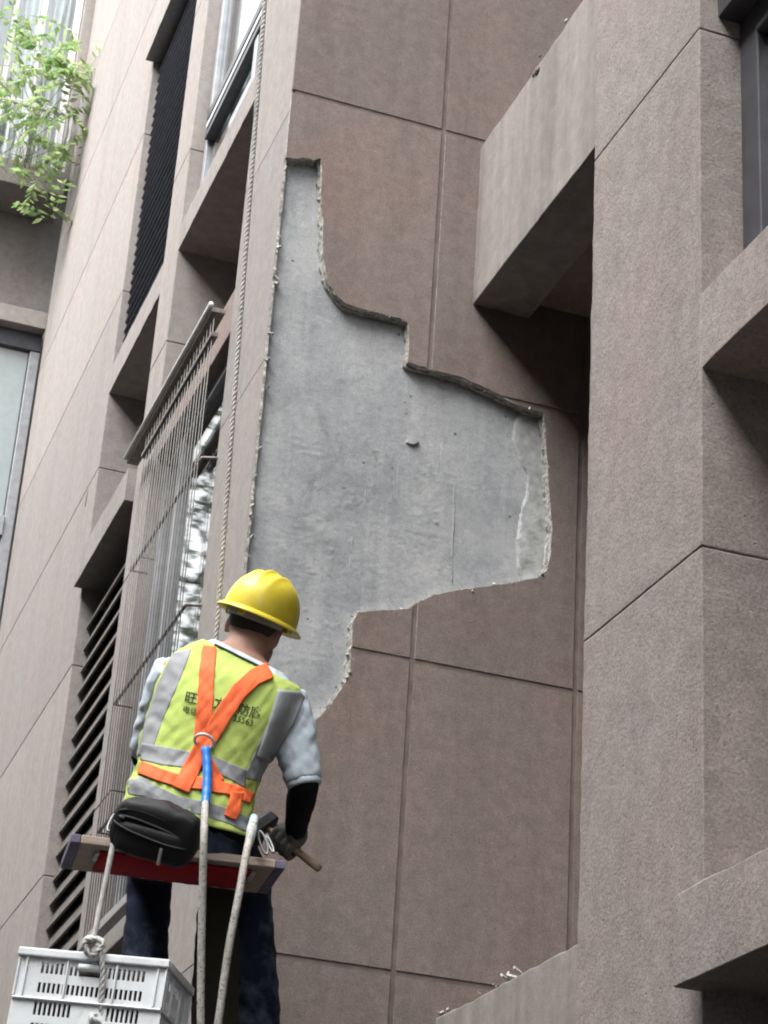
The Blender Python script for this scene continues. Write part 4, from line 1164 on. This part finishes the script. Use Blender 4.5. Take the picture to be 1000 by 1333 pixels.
# ------------------------------------------------------------------ lanyard and hanging ropes
ly = thing('safety_lanyard', 'flecked lanyard with blue sleeve looping down from the harness ring to the right hip', 'lanyard', rc)
BLUE = plain('blue_plastic_sleeve', (0.02, 0.20, 0.66), 0.4, var=0.2, scale=50)
t_r = (rc - CAM).dot(CF)
def PH(u, v, d): return P(u, v, (hit(u, v)[0] - CAM).dot(CF) - d)
mb = MB(); s0 = [PH(268, 974, .026), PH(270, 1000, .034), PH(269.5, 1025, .036), PH(267.5, 1048, .036)]
mb.tube(smooth_path(s0, 6), [.0125 + .001 * math.sin(k * 1.9) for k in range(19)], 12); mb.build('blue_sleeve', BLUE, ly, True)
lp = [PH(267.5, 1044, .036), P(266, 1080, 5.52), P(264, 1150, 5.47), P(262, 1250, 5.42), P(262, 1345, 5.37), P(270, 1395, 5.35), P(282, 1345, 5.37), P(297, 1240, 5.44), P(312, 1160, 5.51), P(322, 1105, 5.60), P(330, 1072, 5.70)]
braid(smooth_path(lp, 10), 0.0098).build('rope', ROPE2, ly, True)
mb = MB(); q = P(327, 1086, 5.665); mb.tube([P(324, 1100, 5.62), P(328, 1080, 5.68), P(331, 1064, 5.74)], [.011, .0145, .011], 10, flat=(CF, .5)); mb.build('splice_wrap', plain('pale_blue_tape', (0.42, 0.52, 0.56), 0.6), ly, True)

# ------------------------------------------------------------------ crate on its cord
K1 = P(27, 1232, 5.53); K2 = P(220, 1249, 5.462)
kx = (K2 - K1).normalized(); kw = (K2 - K1).length
ky = Vector((-kx.y, kx.x, 0)).normalized(); kz = kx.cross(ky); kd, kh = .30, .27
CRW = plain('white_crate_plastic', (0.74, 0.77, 0.79), 0.45, var=0.10, scale=14, bump=0.15, bscale=60, dirt=((0.42, 0.39, 0.35), 22, 0.56, 0.45))
crate = thing('plastic_crate', 'white slotted plastic crate hanging on a cord at lower left', 'crate', K1 + kx * kw / 2 + ky * kd / 2 - kz * kh)
def kp(a, b, c): return K1 + kx * a + ky * b - kz * c
def kbox(mb, a0, a1, b0, b1, c0, c1): mb.obox(kp((a0 + a1) / 2, (b0 + b1) / 2, (c0 + c1) / 2), kx * (a1 - a0) / 2, ky * (b1 - b0) / 2, kz * (c1 - c0) / 2)
def wall_panel(name, L, place):
    """place(a0,a1,d0,d1,c0,c1): along, depth out, down"""
    mb = MB(); q = lambda *x: place(mb, *x)
    t0 = .004
    rows = ((.034, .062), (.086, .112), (.136, .170), (.190, .224))
    ends = (.058, L - .058); gap = (L * .50 - .045, L * .50 + .045)
    q(0, ends[0], 0, .0045, .022, kh - .004); q(ends[1], L, 0, .0045, .022, kh - .004)
    cs = [.022] + [x for r in rows for x in r] + [kh - .004]
    for i in range(0, len(cs), 2): q(ends[0], ends[1], 0, .0045, cs[i], cs[i + 1])
    for ri, (c0, c1) in enumerate(rows):
        n = int((ends[1] - ends[0]) / .0125); p_ = (ends[1] - ends[0]) / n
        for k in range(n):
            a = ends[0] + p_ * k
            if ri >= 2 and gap[0] < a < gap[1]: q(a, a + p_, 0, .0045, c0, c1)
            elif ri == 0 and L * .5 - .03 < a < L * .5 + .03: continue
            else: q(a, a + p_ * .42, .0002, .0043, c0, c1)
    for x in (.0, .022, L * .33, L * .66, L - .027, L - .005): q(x, x + .005, -.006, .0, .020, .124)
    return mb.build(name, CRW, crate)
wall_panel('side_panel', kw, lambda mb, a0, a1, d0, d1, c0, c1: kbox(mb, a0, a1, .008 + d0, .008 + d1, c0, c1))
wall_panel('side_panel', kw, lambda mb, a0, a1, d0, d1, c0, c1: kbox(mb, a0, a1, kd - .008 - d1, kd - .008 - d0, c0, c1))
wall_panel('end_panel', kd - .026, lambda mb, a0, a1, d0, d1, c0, c1: kbox(mb, .008 + d0, .008 + d1, .013 + a0, .013 + a1, c0, c1))
wall_panel('end_panel', kd - .026, lambda mb, a0, a1, d0, d1, c0, c1: kbox(mb, kw - .008 - d1, kw - .008 - d0, .013 + a0, .013 + a1, c0, c1))
mb = MB(); kbox(mb, .01, kw - .01, .01, kd - .01, kh - .008, kh); mb.build('base', CRW, crate, bevel=.002)
for nm, c0, c1, o_ in (('rim', 0, .022, .004), ('rib', .126, .133, .0)):
    for a in ((-o_, kw + o_, -o_, .012), (-o_, kw + o_, kd - .012, kd + o_), (-o_, .012, .0121, kd - .0121), (kw - .012, kw + o_, .0121, kd - .0121)):
        mb = MB(); kbox(mb, *a, c0, c1); mb.build(nm, CRW, crate, bevel=.004)
mb = MB(); mb.tube([kp(kw / 2 - .035, .004, .040), kp(kw / 2 + .035, .004, .040)], .010, 10); mb.build('handle', CRW, crate, True)
# dark block added inside so the slots look shaded
mb = MB(); kbox(mb, .03, kw - .03, .03, kd - .03, .03, kh - .01); mb.build('dark_fill', plain('dark_slot_fill', (0.06, 0.055, 0.05), 0.95, var=0.5, scale=40), crate, bevel=.02)

cordt = thing('crate_cord', 'white cord knotted to the crate rim and running up to the seat board', 'rope', kp(kw / 2, 0, 0))
top_c = P(149, 1092, 5.60); kn = P(122, 1222, 5.49)
braid(smooth_path([top_c, top_c.lerp(kn, .5), kn], 8), .0072).build('cord', ROPE3, cordt, True)
km = MB(); lo_ = []
for k in range(40):
    w = k / 39 * 4 * math.pi; rr = .022 + .004 * math.sin(k)
    lo_.append(kn + CX * math.cos(w) * rr + CY * (math.sin(w) * rr * .9 - .016) + CF * (.014 * math.cos(w * .5 + 1) - .006))
rope_mb(lo_, .0075, .05, .006, mb=km)
rope_mb(smooth_path([kn + CX * .012 - CY * .01 - CF * .01, P(131, 1240, 5.475), P(134, 1270, 5.46), P(132, 1310, 5.44), P(137, 1335, 5.43)], 8), .0078, .05, .007, mb=km)
rope_mb(smooth_path([kn - CX * .014 - CY * .012, P(112, 1238, 5.50), P(113, 1250, 5.52), P(118, 1262, 5.54)], 8), .0078, .05, .007, mb=km)
km.build('knot', ROPE3, cordt, True)
km = MB(); kc = P(130, 1330, 5.43); lo_ = []
for k in range(36):
    w = k / 35 * 5 * math.pi; lo_.append(kc + CX * math.cos(w) * .022 + CY * math.sin(w * .8) * .016 + CF * .012 * math.sin(w * 1.3))
rope_mb(lo_, .0075, .05, .006, mb=km); km.build('tail_knot', ROPE3, cordt, True)

# dark olive cloth bag hanging between the legs
OLIVE = cloth('dark_olive_canvas', (0.035, 0.030, 0.020), 0.25)
ob = MB(); oc = [(282, 1150, 5.98), (283, 1185, 5.97), (282, 1240, 5.95), (280, 1300, 5.92), (279, 1370, 5.9), (279, 1400, 5.9)]; ow = [.040, .056, .062, .066, .066, .05]
ob.tube(smooth_path([P(*q) for q in oc], 6), [interp(ow, k / 30) for k in range(31)], 20, flat=(CF, .55))
bagt = remeshed(ob, 'canvas_bag', OLIVE, None, 0.008, 3, wrinkle(0.004, (12, 12, 20), 6.0)); tag(bagt, "dark olive canvas bag hanging below the seat board between the worker's legs", 'bag')

# ------------------------------------------------------------------ plant on the balcony
def leafmat(name, c1, c2):
    a = NT(name); oi = a.n('ShaderNodeObjectInfo'); f = a.noise(14, 2)
    col = a.mix(c1, c2, a.ramp(f, [(0.35, 0.0), (0.65, 1.0)]))
    tl = a.n('ShaderNodeBsdfTranslucent'); a.l(col, tl.inputs[0]); mx = a.n('ShaderNodeMixShader'); mx.inputs[0].default_value = 0.4
    a.out(col, 0.5, 0, 0.4); a.l(a.b.outputs[0], mx.inputs[1]); a.l(tl.outputs[0], mx.inputs[2]); a.l(mx.outputs[0], a.t.nodes['Material Output'].inputs['Surface'])
    return a.m
LEAF = leafmat('bright_leaf', (0.12, 0.25, 0.07), (0.46, 0.54, 0.27))
BARK = plain('twig_bark', (0.10, 0.075, 0.05), 0.9, var=0.3, scale=60)
def leaflet(mb, p, d, n, L, w):
    d = d.normalized(); s_ = d.cross(n).normalized(); n = s_.cross(d)
    mb.add([p, p + d * L * .45 + s_ * w - n * w * .25, p + d * L - n * L * .12, p + d * L * .45 - s_ * w - n * w * .25, p + d * L * .5],
           [(0, 1, 4), (1, 2, 4), (2, 3, 4), (3, 0, 4)])
def spray(mb, stem, p, d, L, n):
    """pinnate leaf: arching rachis with paired leaflets"""
    d = d.normalized(); pts = [p.copy()]; q = p.copy(); up = Vector((0, 0, 1))
    for k in range(n):
        d = (d + Vector((rnd.gauss(0, .08), rnd.gauss(0, .08), -.10 + rnd.gauss(0, .05)))).normalized(); q = q + d * L / n; pts.append(q.copy())
        side_ = d.cross(up).normalized()
        for s_ in (-1, 1):
            leaflet(mb, q, side_ * s_ + d * .55 + Vector((rnd.gauss(0, .15), rnd.gauss(0, .15), -.25 + rnd.gauss(0, .2))), (up + Vector((rnd.gauss(0, .3), rnd.gauss(0, .3), 0))), rnd.uniform(.055, .098), rnd.uniform(.014, .022))
    leaflet(mb, q, d, up, .05, .011)
    stem.tube(pts, .0018, 4)
def plant(name, label, spots, loc, group=None):
    t = thing(name, label, 'plant', loc, group); fo = MB(); sm_ = MB()
    for (u, v, y, m) in spots:
        c = on(u, v, 1, y)
        sm_.tube(smooth_path([Vector(loc) + Vector((rnd.gauss(0, .12), .05, 0)), Vector(loc).lerp(c, .5) + Vector((rnd.gauss(0, .05), .08, .06)), c], 5), .0022, 5)
        for k in range(max(1, int(m * .72))):
            spray(fo, sm_, c + Vector((rnd.gauss(0, .03), rnd.gauss(0, .05), rnd.gauss(0, .03))), Vector((rnd.gauss(0, 1), rnd.gauss(-.4, .7), rnd.gauss(0.1, .6))), rnd.uniform(.20, .38), rnd.randint(5, 8))
    f = fo.build('foliage', LEAF, t, True); sm_.build('stems', plain('green_stem', (0.16, 0.18, 0.07), 0.8), t, True)
    return t
plant('balcony_plant', 'bright green feathery plant spilling over the balcony railing, top left', [(20, 45, 12.2, 5), (35, 18, 12.2, 3), (15, 80, 12.1, 5), (45, 75, 12.1, 5), (70, 70, 12.05, 6), (95, 95, 12.0, 6), (112, 100, 11.95, 4), (60, 105, 12.05, 5), (30, 110, 12.1, 5), (80, 125, 12.0, 5), (90, 150, 12.0, 5), (95, 180, 12.0, 5), (60, 150, 12.1, 5), (30, 160, 12.1, 5), (10, 150, 12.1, 5), (95, 210, 12.0, 4), (50, 185, 12.1, 4), (15, 200, 12.1, 5), (5, 120, 12.15, 4)], on(40, 215, 1, 12.25))
plant('balcony_plant', 'small trailing sprig hanging below the balcony slab', [(45, 245, 12.1, 3), (62, 262, 12.05, 4), (68, 285, 12.05, 3), (20, 225, 12.1, 3)], on(70, 225, 1, 12.2))
mb = MB(); mb.tube([on(100, 250, 1, 12.1), on(106, 225, 1, 12.08), on(112, 185, 1, 12.05), on(114, 176, 1, 12.05)], [.008, .007, .005, .003], 6)
for v in (190, 200, 212): mb.tube([on(113 - (v - 180) * .16, v, 1, 12.05), on(104 - (v - 180) * .16, v + 3, 1, 12.0)], .003, 5)
tag(mb.build('bare_twig', BARK, None, True), 'thin bare twig standing at the end of the balcony', 'twig')

# ------------------------------------------------------------------ street trees: one pair reflected in the glass, another added unseen to dim light
TLEAF = leafmat('street_tree_leaf', (0.025, 0.06, 0.02), (0.07, 0.12, 0.04))
def tree(label, x, y, h, r, seed, n=5200):
    t = thing('street_tree', label, 'tree', (x, y, 0), 'street trees across the road'); rr = random.Random(seed)
    tk = MB(); tk.tube([(x, y, 0), (x + .1, y, h * .25), (x - .05, y + .1, h * .5), (x, y, h * .8)], [.24, .19, .14, .05], 10); fo = MB()
    cl = []
    for k in range(46):
        w = rr.uniform(0, 2 * math.pi); z = rr.uniform(.30, 1.0) * h; ra = r * math.sqrt(max(.05, 1 - ((z / h - .62) / .42) ** 2)) * rr.uniform(.35, 1)
        c = Vector((x + math.cos(w) * ra, y + math.sin(w) * ra, z)); cl.append(c)
        b = Vector((x, y, max(h * .25, z - 1.2))); tk.tube([b, b.lerp(c, .5) + Vector((0, 0, .2)), c], [.06, .04, .015], 5)
    for k in range(n):
        c = rr.choice(cl); p = c + Vector((rr.gauss(0, .42), rr.gauss(0, .42), rr.gauss(0, .32)))
        d = Vector((rr.gauss(0, 1), rr.gauss(0, 1), rr.gauss(-.2, .7))); leaflet(fo, p, d, Vector((rr.gauss(0, .5), rr.gauss(0, .5), 1)), rr.uniform(.10, .19), rr.uniform(.035, .06))
    tk.build('trunk', BARK, t, True); fo.build('crown', TLEAF, t, True)
tree('leafy street tree reflected in the lower window, taller one', -3.2, 22.0, 15.0, 2.8, 11, 12000)
tree('leafy street tree reflected in the lower window, broader one', -6.2, 17.5, 11.5, 3.2, 12, 9000)

tree('unseen leafy tree added behind the viewer near the kerb to dim the side wall', -1.6, -7.0, 9.5, 2.6, 13, 4200)  # this tree and the next: unseen, added to cut low sky light
tree('unseen leafy tree added behind the viewer in mid street to dim the side wall', -4.2, -8.5, 10.5, 2.8, 14, 4200)
# ------------------------------------------------------------------ unseen block added across the street to shade the lower facade
opp = thing('added_shade_block', 'unseen plain dark block added across the street to shade the facade', 'building', (-9.8, 8, 0))
OPW = stone_paint('dark_brick_render', (0.10, 0.085, 0.075), pink=(1, 1, 1), bump=0.2)  # kept dark so little light bounces up under the beams
ox = -6.8
box('wall', OPW, opp, ox - 6, ox, -16, 30, 0, 13.9, 0.02)
box('cornice', OPW, opp, ox - 6.1, ox + 0.25, -16.1, 30.1, 13.9, 14.2, 0.02)
wm = MB().box(0, 0.04, -0.6, 0.6, 0, 1.5).mesh('window', ALU_DK); pm = MB().box(0.04, 0.046, -0.54, 0.54, 0.06, 1.44).mesh('pane', plain('dark_glass', (0.03, 0.035, 0.04), 0.05, 0, 0.6))
for k in range(4):
    for j in range(14):
        w_ = bpy.data.objects.new('window', wm); w_.location = Vector((ox, -14 + j * 3.2, 1.2 + k * 3.0)) - Vector(opp.location); COL.objects.link(w_); w_.parent = opp
        p_ = bpy.data.objects.new('pane', pm); COL.objects.link(p_); p_.parent = w_
